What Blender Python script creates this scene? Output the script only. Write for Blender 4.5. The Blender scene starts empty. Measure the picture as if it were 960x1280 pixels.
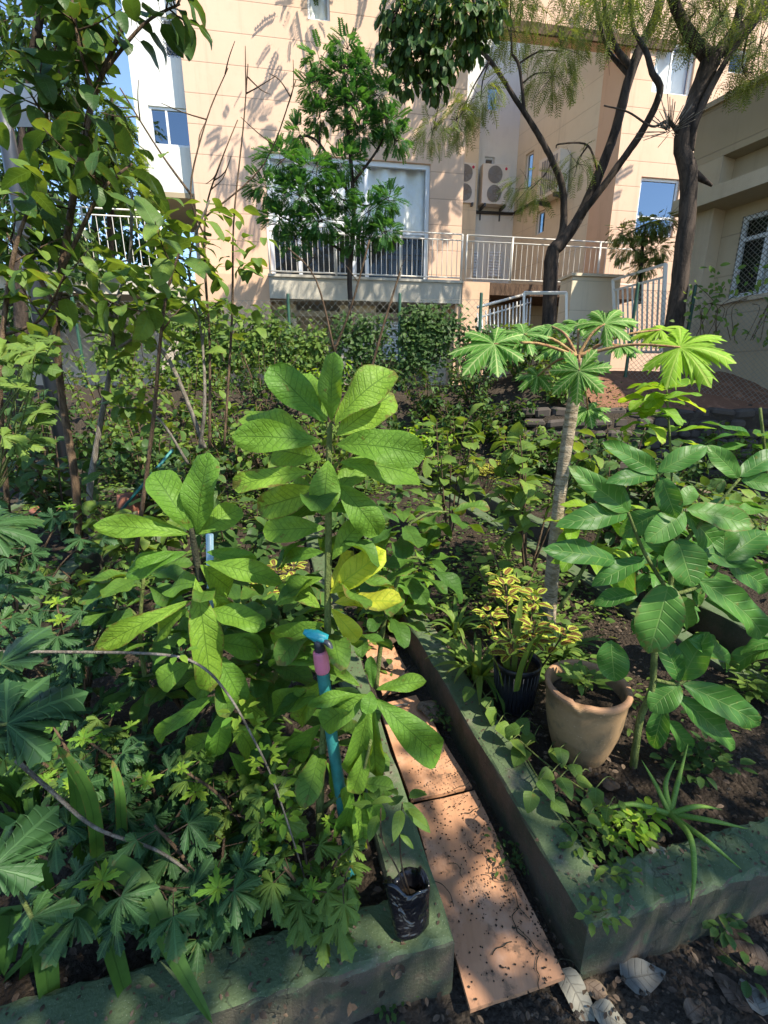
import bpy, math, random
import numpy as np
from mathutils import Vector, Matrix
random.seed(7); rng = np.random.default_rng(7)
R = math.radians; PI = math.pi
scene = bpy.context.scene
COL = scene.collection
# ---------------------------------------------------------------- camera model
PITCH = R(15.5); FPX = 560.0; CT = math.cos(PITCH); ST = math.sin(PITCH); CAMZ = 1.5
def PY(px, py, Y):
    t = Y/(FPX*CT-(py-640)*ST)
    return Vector(((px-480)*t, Y, CAMZ-t*(FPX*ST+(py-640)*CT)))
def PZ(px, py, z):
    t = (CAMZ-z)/(FPX*ST+(py-640)*CT)
    return Vector(((px-480)*t, t*(FPX*CT-(py-640)*ST), z))
# ---------------------------------------------------------------- node helpers
class NT:
    def __init__(s, name):
        s.m = bpy.data.materials.new(name); s.m.use_nodes = True
        s.t = s.m.node_tree; s.t.nodes.clear()
        s.out = s.t.nodes.new('ShaderNodeOutputMaterial')
    def n(s, typ, **kw):
        nd = s.t.nodes.new('ShaderNode'+typ)
        for k, v in kw.items():
            if k.startswith('_'): setattr(nd, k[1:], v)
            else:
                key = k.replace('__', ' ')
                if isinstance(v, bpy.types.NodeSocket): s.t.links.new(v, nd.inputs[key])
                else: nd.inputs[key].default_value = v
        return nd
    def math(s, op, a, b=None, c=None, clamp=False):
        nd = s.t.nodes.new('ShaderNodeMath'); nd.operation = op; nd.use_clamp = clamp
        for i, v in enumerate((a, b, c)):
            if v is None: continue
            if isinstance(v, bpy.types.NodeSocket): s.t.links.new(v, nd.inputs[i])
            else: nd.inputs[i].default_value = v
        return nd.outputs[0]
    def mix(s, f, a, b, typ='MIX'):
        nd = s.t.nodes.new('ShaderNodeMix'); nd.data_type = 'RGBA'; nd.blend_type = typ
        for i, v in ((0, f), (6, a), (7, b)):
            if isinstance(v, bpy.types.NodeSocket): s.t.links.new(v, nd.inputs[i])
            elif i == 0: nd.inputs[0].default_value = v
            else: nd.inputs[i].default_value = (*v[:3], 1)
        return nd.outputs[2]
    def ramp(s, f, p0, p1, c0=0.0, c1=1.0):
        nd = s.t.nodes.new('ShaderNodeMapRange'); nd.interpolation_type = 'SMOOTHSTEP'
        s.t.links.new(f, nd.inputs[0])
        for i, v in zip((1, 2, 3, 4), (p0, p1, c0, c1)): nd.inputs[i].default_value = v
        return nd.outputs[0]
    def noise(s, vec, scale, detail=4, rough=.55, dist=0):
        nd = s.n('TexNoise', Scale=scale, Detail=detail, Roughness=rough, Distortion=dist)
        if vec is not None: s.t.links.new(vec, nd.inputs['Vector'])
        return nd.outputs[0]
    def obj(s): return s.n('TexCoord').outputs['Object']
    def pos(s): return s.n('NewGeometry').outputs['Position']
    def bump(s, h, strength=.3, dist=.01):
        nd = s.n('Bump', Strength=strength, Distance=dist); s.t.links.new(h, nd.inputs['Height']); return nd.outputs[0]
    def bsdf(s, col, rough=.6, nrm=None, metal=0, spec=.5, **kw):
        nd = s.n('BsdfPrincipled', Metallic=metal)
        nd.inputs['Specular IOR Level'].default_value = spec
        for k, v in (('Base Color', col), ('Roughness', rough)):
            if isinstance(v, bpy.types.NodeSocket): s.t.links.new(v, nd.inputs[k])
            elif k == 'Roughness': nd.inputs[k].default_value = v
            else: nd.inputs[k].default_value = (*v[:3], 1)
        if nrm is not None: s.t.links.new(nrm, nd.inputs['Normal'])
        for k, v in kw.items(): nd.inputs[k.replace('__', ' ')].default_value = v
        return nd.outputs[0]
    def done(s, sh):
        s.t.links.new(sh, s.out.inputs[0]); return s.m

def mat_plain(name, col, rough=.5, metal=0, spec=.5, var=.12, scale=8, bump=.15):
    m = NT(name); p = m.pos()
    n = m.noise(p, scale, 5, .6)
    c = m.mix(n, [x*(1-var) for x in col], [min(1, x*(1+var)) for x in col])
    n2 = m.noise(p, scale*6, 3)
    return m.done(m.bsdf(c, rough, m.bump(n2, bump, .004), metal, spec))

def leaf_mat(name, c0, c1, vein=(0.02, .05, .01), veinmix=.5, N=9, k=1.2, transl=.35, tcol=None, rough=.42,
             midw=.035, edge=None, edgew=.6, net=0.0, blot=.25, tip=None):
    m = NT(name)
    at = m.n('Attribute', _attribute_name='lf')
    sep = m.n('SeparateColor'); m.t.links.new(at.outputs['Color'], sep.inputs[0])
    u, v, r = sep.outputs[0], sep.outputs[1], sep.outputs[2]
    s = m.math('ABSOLUTE', m.math('MULTIPLY_ADD', v, 2.0, -1.0))
    base = m.mix(r, c0, c1)
    p = m.pos(); nz = m.noise(p, 35, 3)
    base = m.mix(m.math('MULTIPLY', m.ramp(nz, .35, .75), blot), base, [x*.45 for x in c0])
    if tip is not None:
        base = m.mix(m.ramp(nz, .66, .74, 0, .8), base, tip)
    if edge is not None:
        e = m.math('MAXIMUM', s, m.math('MULTIPLY', m.ramp(u, .8, 1.0), 1.0))
        e2 = m.math('ADD', e, m.math('MULTIPLY_ADD', nz, .6, -.3))
        base = m.mix(m.ramp(e2, edgew-.08, edgew+.08), base, edge)
    old = m.math('MULTIPLY', m.ramp(r, .55, .95), m.ramp(m.math('ADD', m.math('MAXIMUM', s, u), m.math('MULTIPLY_ADD', m.noise(p, 60, 4), .9, -.45)), .86, 1.0))
    base = m.mix(m.math('MULTIPLY', old, .8), base, (.16, .11, .035))
    n5 = m.noise(p, 5, 2); base = m.mix(m.ramp(n5, .35, .7, 0, .35), base, [c0[0]*.55, c0[1]*.6, c0[2]*.8])
    fr = m.math('FRACT', m.math('SUBTRACT', m.math('MULTIPLY', u, float(N)), m.math('MULTIPLY', s, k)))
    tri = m.math('ABSOLUTE', m.math('MULTIPLY_ADD', fr, 2.0, -1.0))
    lat = m.math('MULTIPLY', m.ramp(tri, .76, .97), m.ramp(s, 1.0, .55, .25, 1))
    mid = m.ramp(s, midw*2.2, midw)
    vm = m.math('MAXIMUM', mid, m.math('MULTIPLY', lat, .75))
    if net > 0:
        vo = m.n('TexVoronoi', Scale=90.0, _feature='DISTANCE_TO_EDGE'); m.t.links.new(p, vo.inputs['Vector'])
        vm = m.math('MAXIMUM', vm, m.math('MULTIPLY', m.ramp(vo.outputs['Distance'], .15, .02), net))
    col = m.mix(m.math('MULTIPLY', vm, veinmix), base, vein)
    quilt = m.math('SUBTRACT', m.math('MULTIPLY', nz, .5), vm)
    nrm = m.bump(quilt, .55, .0035)
    if tcol is None: tcol = (1.9, 1.6, .7)
    tc = m.mix(1.0, col, tcol, 'MULTIPLY')
    tr = m.n('BsdfTranslucent'); m.t.links.new(tc, tr.inputs[0])
    mx = m.n('MixShader', Fac=transl); m.t.links.new(m.bsdf(col, rough+.1, nrm, spec=.22), mx.inputs[1]); m.t.links.new(tr.outputs[0], mx.inputs[2])
    return m.done(mx.outputs[0])

# ---------------------------------------------------------------- mesh builder
ORG = {}
class MB:
    def __init__(s): s.v = []; s.a = []; s.f = []; s.n = 0; s.fm = []
    def add(s, V, Fs, A=None, mi=0):
        V = np.asarray(V, float); k = len(V)
        s.v.append(V); s.a.append(np.zeros((k, 3)) if A is None else np.asarray(A, float))
        s.f.append((np.asarray(Fs, dtype=np.int64)+s.n) if not isinstance(Fs, list) else [tuple(i+s.n for i in f) for f in Fs])
        s.fm.append(mi); s.n += k
    def box(s, c, size, rot=0, bevel=0, M=None):
        x, y, z = [q/2 for q in size]; b = min(bevel, x*.9, y*.9, z*.9)
        if b <= 0:
            V = np.array([(i*x, j*y, k*z) for k in (-1, 1) for j in (-1, 1) for i in (-1, 1)])
            Fs = [(0, 2, 3, 1), (4, 5, 7, 6), (0, 1, 5, 4), (2, 6, 7, 3), (0, 4, 6, 2), (1, 3, 7, 5)]
        else:
            # chamfered along the vertical edges and at top/bottom
            def ring(zz, ins): 
                X, Y = x-ins, y-ins; q = b if ins == 0 else b*.6
                return [(-X+q, -Y, zz), (X-q, -Y, zz), (X, -Y+q, zz), (X, Y-q, zz), (X-q, Y, zz), (-X+q, Y, zz), (-X, Y-q, zz), (-X, -Y+q, zz)]
            V = np.array(ring(-z, b)+ring(-z+b, 0)+ring(z-b, 0)+ring(z, b)); Fs = []
            for r_ in range(3):
                for i in range(8): j = (i+1) % 8; Fs.append((r_*8+i, r_*8+j, r_*8+8+j, r_*8+8+i))
            Fs.append(tuple(range(7, -1, -1))); Fs.append(tuple(range(24, 32)))
        if M is not None: V = V @ np.array(M.to_3x3()).T
        elif rot: cr, sr = math.cos(rot), math.sin(rot); V = V @ np.array([[cr, sr, 0], [-sr, cr, 0], [0, 0, 1]])
        s.add(V+np.array(c), Fs)
    def tube(s, pts, rad, n=6, cap=True, smooth=0, jit=0):
        P = [Vector(p) for p in pts]
        if not hasattr(rad, '__len__'): rad = [rad]*len(P)
        rad = list(rad)
        if len(rad) == 2 and len(P) > 2: rad = [rad[0]+(rad[1]-rad[0])*i/(len(P)-1) for i in range(len(P))]
        if smooth and len(P) > 2:
            Q, q = [], []
            for i in range(len(P)-1):
                p0, p1, p2, p3 = P[max(i-1, 0)], P[i], P[i+1], P[min(i+2, len(P)-1)]
                for k in range(smooth):
                    t = k/smooth
                    Q.append(.5*((2*p1)+(p2-p0)*t+(2*p0-5*p1+4*p2-p3)*t*t+(3*p1-p0-3*p2+p3)*t**3)); q.append(rad[i]*(1-t)+rad[i+1]*t)
            Q.append(P[-1]); q.append(rad[-1]); P, rad = Q, q
        V = []; up = Vector((.31, .2, .93)); pb = None
        for i, p in enumerate(P):
            d = (P[min(i+1, len(P)-1)]-P[max(i-1, 0)])
            if d.length < 1e-7: d = Vector((0, 0, 1))
            d.normalize()
            a = d.cross(up if abs(d.dot(up)) < .95 else Vector((1, 0, 0))) if pb is None else pb-d*pb.dot(d)
            a.normalize(); pb = a; b = d.cross(a)
            for k in range(n):
                th = 2*PI*k/n; rr = rad[i]*(1+(random.uniform(-jit, jit) if jit else 0))
                V.append(p+a*math.cos(th)*rr+b*math.sin(th)*rr)
        Fs = []
        for i in range(len(P)-1):
            for k in range(n): j = (k+1) % n; Fs.append((i*n+k, i*n+j, (i+1)*n+j, (i+1)*n+k))
        if cap: Fs.append(tuple(range(n-1, -1, -1))); Fs.append(tuple(range((len(P)-1)*n, len(P)*n)))
        A = [(i/(len(P)), k/n, 0) for i in range(len(P)) for k in range(n)]
        s.add([tuple(v) for v in V], Fs, A)
        return P
    def lathe(s, prof, c=(0, 0, 0), n=32, wob=0, sq=1.0, M=None):
        V = []
        for i, (r, z) in enumerate(prof):
            for k in range(n):
                th = 2*PI*k/n; w = 1+wob*math.sin(3*th+z*20)
                V.append((r*w*math.cos(th), r*w*math.sin(th)*sq, z))
        Fs = [(i*n+k, i*n+(k+1) % n, (i+1)*n+(k+1) % n, (i+1)*n+k) for i in range(len(prof)-1) for k in range(n)]
        V = np.array(V)
        if M is not None: V = V @ np.array(M.to_3x3()).T
        s.add(V+np.array(c), Fs)
    def quad(s, a, b, c, d): s.add([tuple(a), tuple(b), tuple(c), tuple(d)], [(0, 1, 2, 3)])
    def build(s, name, mat, parent=None, smooth=True, loc=None):
        me = bpy.data.meshes.new(name)
        V = np.concatenate(s.v) if s.v else np.zeros((0, 3)); A = np.concatenate(s.a) if s.a else V
        ls, lt, vi = [], [], []
        pos = 0
        for F_ in s.f:
            if isinstance(F_, list):
                for f in F_: ls.append(np.array([pos])); lt.append(np.array([len(f)])); vi.append(np.array(f)); pos += len(f)
            else:
                k, w = F_.shape; ls.append(pos+np.arange(k)*w); lt.append(np.full(k, w)); vi.append(F_.ravel()); pos += k*w
        ls = np.concatenate(ls); lt = np.concatenate(lt); vi = np.concatenate(vi)
        if loc is not None: V = V-np.array(loc)
        elif parent is not None and parent.name in ORG: V = V-np.array(ORG[parent.name])
        me.vertices.add(len(V)); me.vertices.foreach_set('co', V.ravel())
        me.loops.add(len(vi)); me.loops.foreach_set('vertex_index', vi.astype(np.int32))
        me.polygons.add(len(ls)); me.polygons.foreach_set('loop_start', ls.astype(np.int32)); me.polygons.foreach_set('loop_total', lt.astype(np.int32))
        me.polygons.foreach_set('use_smooth', np.full(len(ls), bool(smooth)))
        at = me.attributes.new('lf', 'FLOAT_COLOR', 'POINT')
        C4 = np.ones((len(V), 4)); C4[:, :3] = A; at.data.foreach_set('color', C4.ravel())
        me.update(calc_edges=True); me.validate()
        me.materials.append(mat)
        o = bpy.data.objects.new(name, me); COL.objects.link(o)
        if loc is not None: o.location = loc
        if parent is not None:
            o.parent = parent
            if loc is None and parent.name in ORG: ORG[o.name] = ORG[parent.name]
        return o
def thing(name, label, cat, loc=(0, 0, 0), group=None):
    o = bpy.data.objects.new(name, None); COL.objects.link(o); o.location = loc
    o.empty_display_size = .1
    o['label'] = label; o['category'] = cat; ORG[o.name] = tuple(loc)
    if group: o['group'] = group
    return o
def tag(o, label, cat, group=None):
    o['label'] = label; o['category'] = cat
    if group: o['group'] = group
    return o
def kind(o, k, label=None, cat=None):
    o['kind'] = k
    if label: o['label'] = label
    if cat: o['category'] = cat
    return o

# ---------------------------------------------------------------- leaf templates
def prof_w(u, kd):
    if kd == 'obovate': w = u**1.2*(1-u)**.66+.05*(u < .98)*u**.2
    elif kd == 'ovate': w = u**.55*(1-u)**.8
    elif kd == 'ellipse': w = (u*(1-u))**.68
    elif kd == 'lance': w = u**.7*(1-u)**1.0
    elif kd == 'heart': w = (u+.001)**.28*(1-u)**.85
    elif kd == 'strap': w = min(1, u*6+.5)*(1-u**3.5)**.8
    elif kd == 'blade': w = (1-u)**.6*(.6+.6*u)
    return w
def leaf_tpl(kd, ratio, nu=8, nv=2, fold=.25, curl=.5, wave=.03, seed=0, teeth=0, twist=0):
    """unit length along +y, x across, z = normal. curl bends tip downwards."""
    us = np.linspace(0, 1, nu+1); ws = np.array([prof_w(u, kd) for u in us]); mx = max(prof_w(u, kd) for u in np.linspace(.01, .99, 60))
    ws = ws/mx*ratio/2; V = []; A = []
    ph = seed*1.7; y = z = 0
    for i, u in enumerate(us):
        ang = -curl*(u-.25)
        if i: y += math.cos(ang)/nu; z += math.sin(ang)/nu
        w = ws[i]
        if teeth and 0 < i < nu: w *= 1+(teeth if i % 2 else -teeth)
        for j in range(-nv, nv+1):
            s_ = j/nv; x = w*s_
            zz = fold*abs(x)*(1-.35*abs(s_))+wave*math.sin(u*9+ph+s_*2.2)*abs(s_)*(w/(ratio/2+1e-6))
            tw = twist*u
            V.append((x*math.cos(tw)-zz*math.sin(tw), y-zz*math.sin(ang), z+zz*math.cos(ang)*math.cos(tw)+x*math.sin(tw)))
            A.append((u, .5+.5*s_, 0))
    W = 2*nv+1
    Fs = np.array([(i*W+j, i*W+j+1, (i+1)*W+j+1, (i+1)*W+j) for i in range(nu) for j in range(2*nv)])
    return np.array(V), Fs, np.array(A)
def lobed_tpl(nl=7, span=PI*1.45, depth=.6, teeth=2, rings=4, droop=.35, seed=0, slim=.55, sub=.25, asym=.3):
    """palmate leaf; petiole joins at the origin, middle lobe points to +y, unit radius."""
    rr = random.Random(seed); V = [(0, 0, 0)]; A = [(0, .5, 0)]
    lobes = [(-span/2+span*i/(nl-1)) for i in range(nl)]; out = []
    hs = span/(nl-1)/2
    for i, a in enumerate(lobes):
        Ll = (1-asym*(abs(a)/(span/2))**1.5)*rr.uniform(.9, 1.05)
        prof = [(-1, 1-depth)]
        steps = teeth
        for k in range(1, steps+1):
            q = k/(steps+1)
            w0 = slim*(1-q)**.62; prof.append((-w0*1.1-.02, (1-depth)+depth*(q+sub*.16))); prof.append((-w0*.74, (1-depth)+depth*(q+.03)))
        prof.append((0, 1))
        full = prof+[(-p, r_) for p, r_ in reversed(prof[1:-1])]
        if i == nl-1: full.append((1, 1-depth))
        if i == 0: pass
        for p, r_ in full: out.append((a+p*hs, Ll*r_ if abs(p) < .99 else (1-depth)*.95, p))
    n = len(out)
    for k in range(1, rings+1):
        q = k/rings
        for (a, r_, p) in out:
            x = math.sin(a)*r_*q; y = math.cos(a)*r_*q
            z = -droop*(r_*q)**2+.05*math.cos(p*PI)*q-.03*math.sin(a*5+seed)*q
            V.append((x, y, z)); A.append((q*min(1, r_), .5+.5*max(-1, min(1, p)), 0))
    Fs = [(0, 1+i+1, 1+i) for i in range(n-1)]
    for k in range(rings-1):
        b = 1+k*n
        for i in range(n-1): Fs.append((b+i, b+i+1, b+n+i+1, b+n+i))
    return np.array(V), Fs, np.array(A)
def frond_tpl(pairs=9, L=.32, W=.09, droop=.5, seed=0):
    V = []; A = []; Fs = []; rr = random.Random(seed)
    def P(u): return np.array((0, u, -droop*u*u*.6))
    for i in range(pairs):
        u = .12+.85*i/pairs; b = P(u)
        for s_ in (-1, 1):
            ll = L*(1-.5*abs(u-.45))*rr.uniform(.85, 1.1); dirv = np.array((s_*.85, .5, -.25*rr.random())); dirv /= np.linalg.norm(dirv)
            sd = np.array((-dirv[1]*s_, dirv[0]*s_, .1)); k = len(V)
            V += [b, b+dirv*ll*.45+sd*W*.5, b+dirv*ll, b+dirv*ll*.45-sd*W*.5]; A += [(0, .5, 0), (.5, .9, 0), (1, .5, 0), (.5, .1, 0)]
            Fs.append((k, k+1, k+2, k+3))
    k = len(V); w = .008
    for u in (0, .35, .7, 1): V += [P(u)+np.array((w, 0, 0)), P(u)-np.array((w, 0, 0))]; A += [(u, .5, 0)]*2
    for i in range(3): Fs.append((k+2*i, k+2*i+1, k+2*i+3, k+2*i+2))
    return np.array(V), np.array(Fs), np.array(A)
def put(mb, tpl, base, d, nrm, L, rnd=None, wscale=1.0):
    V, Fs, A = tpl
    d = np.array(d, float); d /= np.linalg.norm(d)+1e-9
    nrm = np.array(nrm, float); x = np.cross(d, nrm); l = np.linalg.norm(x)
    if l < 1e-4: x = np.cross(d, (0.3, .9, .1)); l = np.linalg.norm(x)
    x /= l; z = np.cross(x, d)
    W = (V[:, :1]*wscale*x+V[:, 1:2]*d+V[:, 2:3]*z)*L+np.array(base, float)
    A = A.copy(); A[:, 2] = random.random() if rnd is None else rnd
    mb.add(W, Fs, A)
# ---------------------------------------------------------------- world, sun, camera
SUN = Vector((.66, -.46, 1.02)).normalized()
elev = math.asin(SUN.z); azim = math.atan2(SUN.x, SUN.y)
w = bpy.data.worlds.new('World'); scene.world = w; w.use_nodes = True
nt = w.node_tree; sky = nt.nodes.new('ShaderNodeTexSky'); sky.sky_type = 'NISHITA'; sky.sun_disc = False
sky.sun_elevation = elev; sky.sun_rotation = azim; sky.air_density = 1.0; sky.dust_density = .1; sky.ozone_density = 3.0
bg = nt.nodes['Background']; bg.inputs[1].default_value = .15
nt.links.new(sky.outputs[0], bg.inputs[0])
sl = bpy.data.lights.new('sun', 'SUN'); sl.energy = 5.0; sl.angle = R(.5); sl.color = (1, .91, .76)
so = bpy.data.objects.new('sun', sl); COL.objects.link(so); so.rotation_euler = SUN.to_track_quat('Z', 'Y').to_euler(); so.location = (6, -6, 12)
cd = bpy.data.cameras.new('camera'); cam = bpy.data.objects.new('camera', cd); COL.objects.link(cam)
cd.sensor_fit = 'VERTICAL'; cd.sensor_height = 24; cd.lens = FPX/1280*24; cd.clip_end = 500; cd.clip_start = .03
cam.location = (0, 0, CAMZ); cam.rotation_euler = (PI/2-PITCH, 0, 0); scene.camera = cam
vs = scene.view_settings; vs.view_transform = 'Standard'; vs.look = 'None'; vs.gamma = 1; vs.exposure = 1.2; vs.use_curve_mapping = False
scene.cycles.max_bounces = 5; scene.cycles.transparent_max_bounces = 6; scene.cycles.diffuse_bounces = 3; scene.cycles.glossy_bounces = 2
scene.cycles.use_denoising = True

# ---------------------------------------------------------------- materials
MT = {}
def mk_concrete():
    m = NT('painted_concrete'); p = m.pos()
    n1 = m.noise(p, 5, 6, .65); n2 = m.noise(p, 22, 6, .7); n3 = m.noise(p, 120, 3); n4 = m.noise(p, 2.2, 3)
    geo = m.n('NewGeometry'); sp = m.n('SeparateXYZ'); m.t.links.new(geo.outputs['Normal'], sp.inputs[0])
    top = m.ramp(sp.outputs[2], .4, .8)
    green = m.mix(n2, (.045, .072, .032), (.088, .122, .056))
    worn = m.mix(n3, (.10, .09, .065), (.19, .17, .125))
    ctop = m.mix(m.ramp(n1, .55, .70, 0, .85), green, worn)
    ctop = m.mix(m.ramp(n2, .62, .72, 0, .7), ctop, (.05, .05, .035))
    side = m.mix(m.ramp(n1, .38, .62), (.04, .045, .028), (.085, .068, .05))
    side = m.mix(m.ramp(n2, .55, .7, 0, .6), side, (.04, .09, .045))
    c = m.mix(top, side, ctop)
    vo = m.n('TexVoronoi', Scale=160.0); m.t.links.new(p, vo.inputs['Vector'])
    c = m.mix(m.ramp(vo.outputs['Distance'], .16, .08, 0, .55), c, (.3, .31, .24))
    crk = m.n('TexVoronoi', Scale=1.3, _feature='DISTANCE_TO_EDGE'); 
    mp = m.n('VectorMath', _operation='ADD'); m.t.links.new(p, mp.inputs[0])
    nn = m.n('TexNoise', Scale=9.0, Detail=5.0); m.t.links.new(p, nn.inputs['Vector']); 
    sc = m.n('VectorMath', _operation='SCALE'); m.t.links.new(nn.outputs['Color'], sc.inputs[0]); sc.inputs['Scale'].default_value = .22
    m.t.links.new(sc.outputs[0], mp.inputs[1]); m.t.links.new(mp.outputs[0], crk.inputs['Vector'])
    ck = m.ramp(crk.outputs['Distance'], .006, .001, 0, .4)
    c = m.mix(ck, c, (.02, .02, .014))
    hgt = m.math('SUBTRACT', m.math('ADD', m.math('MULTIPLY', n2, .7), m.math('MULTIPLY', n3, .6)), ck)
    return m.done(m.bsdf(c, m.ramp(n2, .3, .7, .62, .85), m.bump(hgt, .7, .006), spec=.3))
MT['concrete'] = mk_concrete()
def mk_soil(name, a, b, red=None, scale=1):
    m = NT(name); p = m.pos()
    n1 = m.noise(p, 9*scale, 8, .7); n2 = m.noise(p, 60*scale, 5, .7); n3 = m.noise(p, 1.7, 4)
    c = m.mix(n2, a, b)
    c = m.mix(m.ramp(n1, .5, .7, 0, .55), c, [x*1.8 for x in b])
    vo = m.n('TexVoronoi', Scale=70.0*scale); m.t.links.new(p, vo.inputs['Vector'])
    c = m.mix(m.ramp(vo.outputs['Distance'], .28, .12, 0, .4), c, m.mix(n1, [x*2.6 for x in b], [x*.5 for x in a]))
    if red: c = m.mix(m.ramp(n3, .4, .6, 0, .4), c, red)
    h = m.math('ADD', n2, m.math('MULTIPLY', n1, 1.5))
    h = m.math('SUBTRACT', h, m.math('MULTIPLY', vo.outputs['Distance'], .8))
    return m.done(m.bsdf(c, .9, m.bump(h, 1.0, .02), spec=.2))
MT['soil'] = mk_soil('dark_soil', (.018, .013, .009), (.055, .04, .027))
MT['ground'] = mk_soil('ground_soil', (.022, .017, .012), (.07, .055, .04))
MT['red'] = mk_soil('red_earth', (.12, .055, .032), (.24, .125, .075), scale=.6)
def mk_ply():
    m = NT('plywood'); tc = m.n('TexCoord').outputs['Object']
    mp = m.n('Mapping', Scale=(9.0, 1.1, 6.0)); m.t.links.new(tc, mp.inputs['Vector'])
    n1 = m.noise(mp.outputs[0], 3.0, 6, .6, 1.4); n2 = m.noise(tc, 60, 4); n3 = m.noise(tc, 4.5, 5, .65); n4 = m.noise(tc, 14, 6, .75)
    c = m.mix(n1, (.31, .155, .08), (.44, .235, .13))
    c = m.mix(m.ramp(n3, .5, .7, 0, .55), c, (.50, .33, .23))
    c = m.mix(m.ramp(n4, .52, .64, 0, .7), c, (.10, .065, .042))
    c = m.mix(m.ramp(n2, .66, .76, 0, .6), c, (.10, .06, .035))
    return m.done(m.bsdf(c, .75, m.bump(m.math('ADD', n1, n4), .35, .003), spec=.25))
MT['ply'] = mk_ply()
def mk_terracotta():
    m = NT('terracotta'); p = m.n('TexCoord').outputs['Object']
    sp = m.n('SeparateXYZ'); m.t.links.new(p, sp.inputs[0])
    n1 = m.noise(p, 14, 6, .65); n2 = m.noise(p, 80, 4)
    w_ = m.math('SINE', m.math('ADD', m.math('MULTIPLY', sp.outputs[2], 1150), m.math('MULTIPLY', n1, 5)))
    n5 = m.noise(p, 5, 7, .75, .5); c = m.mix(n1, (.17, .105, .05), (.33, .215, .11)); c = m.mix(m.ramp(n5, .45, .62, 0, .8), c, (.085, .07, .042))
    c = m.mix(m.ramp(n2, .62, .75, 0, .5), c, (.45, .33, .22))
    c = m.mix(m.ramp(sp.outputs[2], .275, .305, 0, .5), c, (.34, .17, .10))
    return m.done(m.bsdf(c, .82, m.bump(m.math('ADD', m.math('MULTIPLY', w_, .25), n2), .45, .002), spec=.25))
MT['terra'] = mk_terracotta()
def mk_bark(name, a, b, sc=18, ring=0):
    m = NT(name); p = m.pos()
    mp = m.n('Mapping', Scale=(1.0, 1.0, .25 if not ring else 3.0)); m.t.links.new(p, mp.inputs['Vector'])
    n1 = m.noise(mp.outputs[0], sc, 7, .7, .6); n2 = m.noise(p, sc*4, 4)
    c = m.mix(m.ramp(n1, .35, .68), a, b); c = m.mix(m.ramp(n2, .6, .75, 0, .4), c, [x*1.7 for x in b])
    return m.done(m.bsdf(c, .85, m.bump(m.math('ADD', n1, m.math('MULTIPLY', n2, .4)), .9, .02), spec=.25))
MT['bark'] = mk_bark('dark_bark', (.018, .013, .010), (.075, .055, .042), 9)
MT['barkl'] = mk_bark('light_bark', (.05, .035, .024), (.19, .14, .10), 9)
MT['stemb'] = mk_bark('brown_stem', (.045, .028, .016), (.15, .10, .06), 40)
MT['stemg'] = mk_bark('green_stem', (.07, .10, .025), (.17, .21, .06), 50)
MT['stemd'] = mk_bark('dark_stem', (.018, .02, .012), (.06, .06, .035), 50)
MT['stemgrey'] = mk_bark('grey_stem', (.10, .085, .065), (.26, .23, .19), 50)
MT['papaya'] = mk_bark('papaya_bark', (.17, .13, .08), (.40, .33, .24), 16, 1)
MT['petiole'] = mk_bark('petiole_skin', (.22, .09, .05), (.34, .24, .10), 20)
def mk_stucco(name, a, b, joint=.0, jcol=None, jh=.62, off=0.0, stain=.0):
    m = NT(name); p = m.pos(); n1 = m.noise(p, .8, 4); n2 = m.noise(p, 45, 4); n3 = m.noise(p, 4, 5)
    c = m.mix(n1, a, b)
    c = m.mix(m.ramp(n3, .5, .75, 0, .18), c, [x*.8 for x in a])
    mp = m.n('Mapping', Scale=(3.5, 3.5, .22)); m.t.links.new(p, mp.inputs['Vector'])
    c = m.mix(m.ramp(m.noise(mp.outputs[0], 1.3, 6, .7), .5, .78, 0, .38), c, [x*.55 for x in a])
    h = n2
    if joint:
        sp = m.n('SeparateXYZ'); m.t.links.new(p, sp.inputs[0])
        fr = m.math('FRACT', m.math('DIVIDE', m.math('ADD', sp.outputs[2], off), jh))
        j = m.ramp(m.math('ABSOLUTE', m.math('SUBTRACT', fr, .5)), .022, .010)
        c = m.mix(m.math('MULTIPLY', j, joint), c, jcol or [x*.4 for x in a]); h = m.math('SUBTRACT', m.math('MULTIPLY', n2, .25), j)
    return m.done(m.bsdf(c, .85, m.bump(h, .4, .012), spec=.2))
MT['peach'] = mk_stucco('peach_render', (.57, .385, .27), (.65, .455, .33), .55, off=.1)
MT['peachp'] = mk_stucco('peach_render_plain', (.56, .37, .24), (.64, .44, .30))
MT['cream'] = mk_stucco('cream_render', (.60, .52, .38), (.68, .59, .44), .3, off=.2)
MT['white'] = mk_stucco('white_render', (.62, .62, .58), (.72, .71, .66))
MT['beige'] = mk_stucco('beige_render', (.33, .27, .18), (.39, .32, .22), .35, jh=.72, off=.35)
MT['beigel'] = mk_stucco('beige_ledge', (.40, .33, .23), (.46, .38, .27))
MT['greyslab'] = mk_stucco('slab_render', (.44, .41, .34), (.54, .50, .42))
MT['pave'] = mk_stucco('pale_paving', (.42, .36, .30), (.52, .46, .38))
MT['wood'] = mk_bark('brown_cladding', (.05, .03, .02), (.13, .08, .05), 20)
MT['whitem'] = mat_plain('white_metal', (.60, .57, .51), .35, var=.06)
MT['alu'] = mat_plain('white_window_frame', (.66, .68, .70), .4, var=.06)
MT['darkm'] = mat_plain('dark_metal', (.03, .035, .045), .4)
MT['greym'] = mat_plain('grey_metal_roof', (.07, .085, .10), .35)
MT['greenm'] = mat_plain('green_post_paint', (.012, .06, .03), .45)
MT['wire'] = mat_plain('galvanised_wire', (.22, .22, .19), .5, metal=.4)
MT['teal'] = mat_plain('teal_plastic', (.02, .155, .15), .55, var=.6, scale=34, bump=.3)
MT['cyan'] = mat_plain('cyan_plastic', (.02, .28, .32), .4, var=.3, scale=45)
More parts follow.
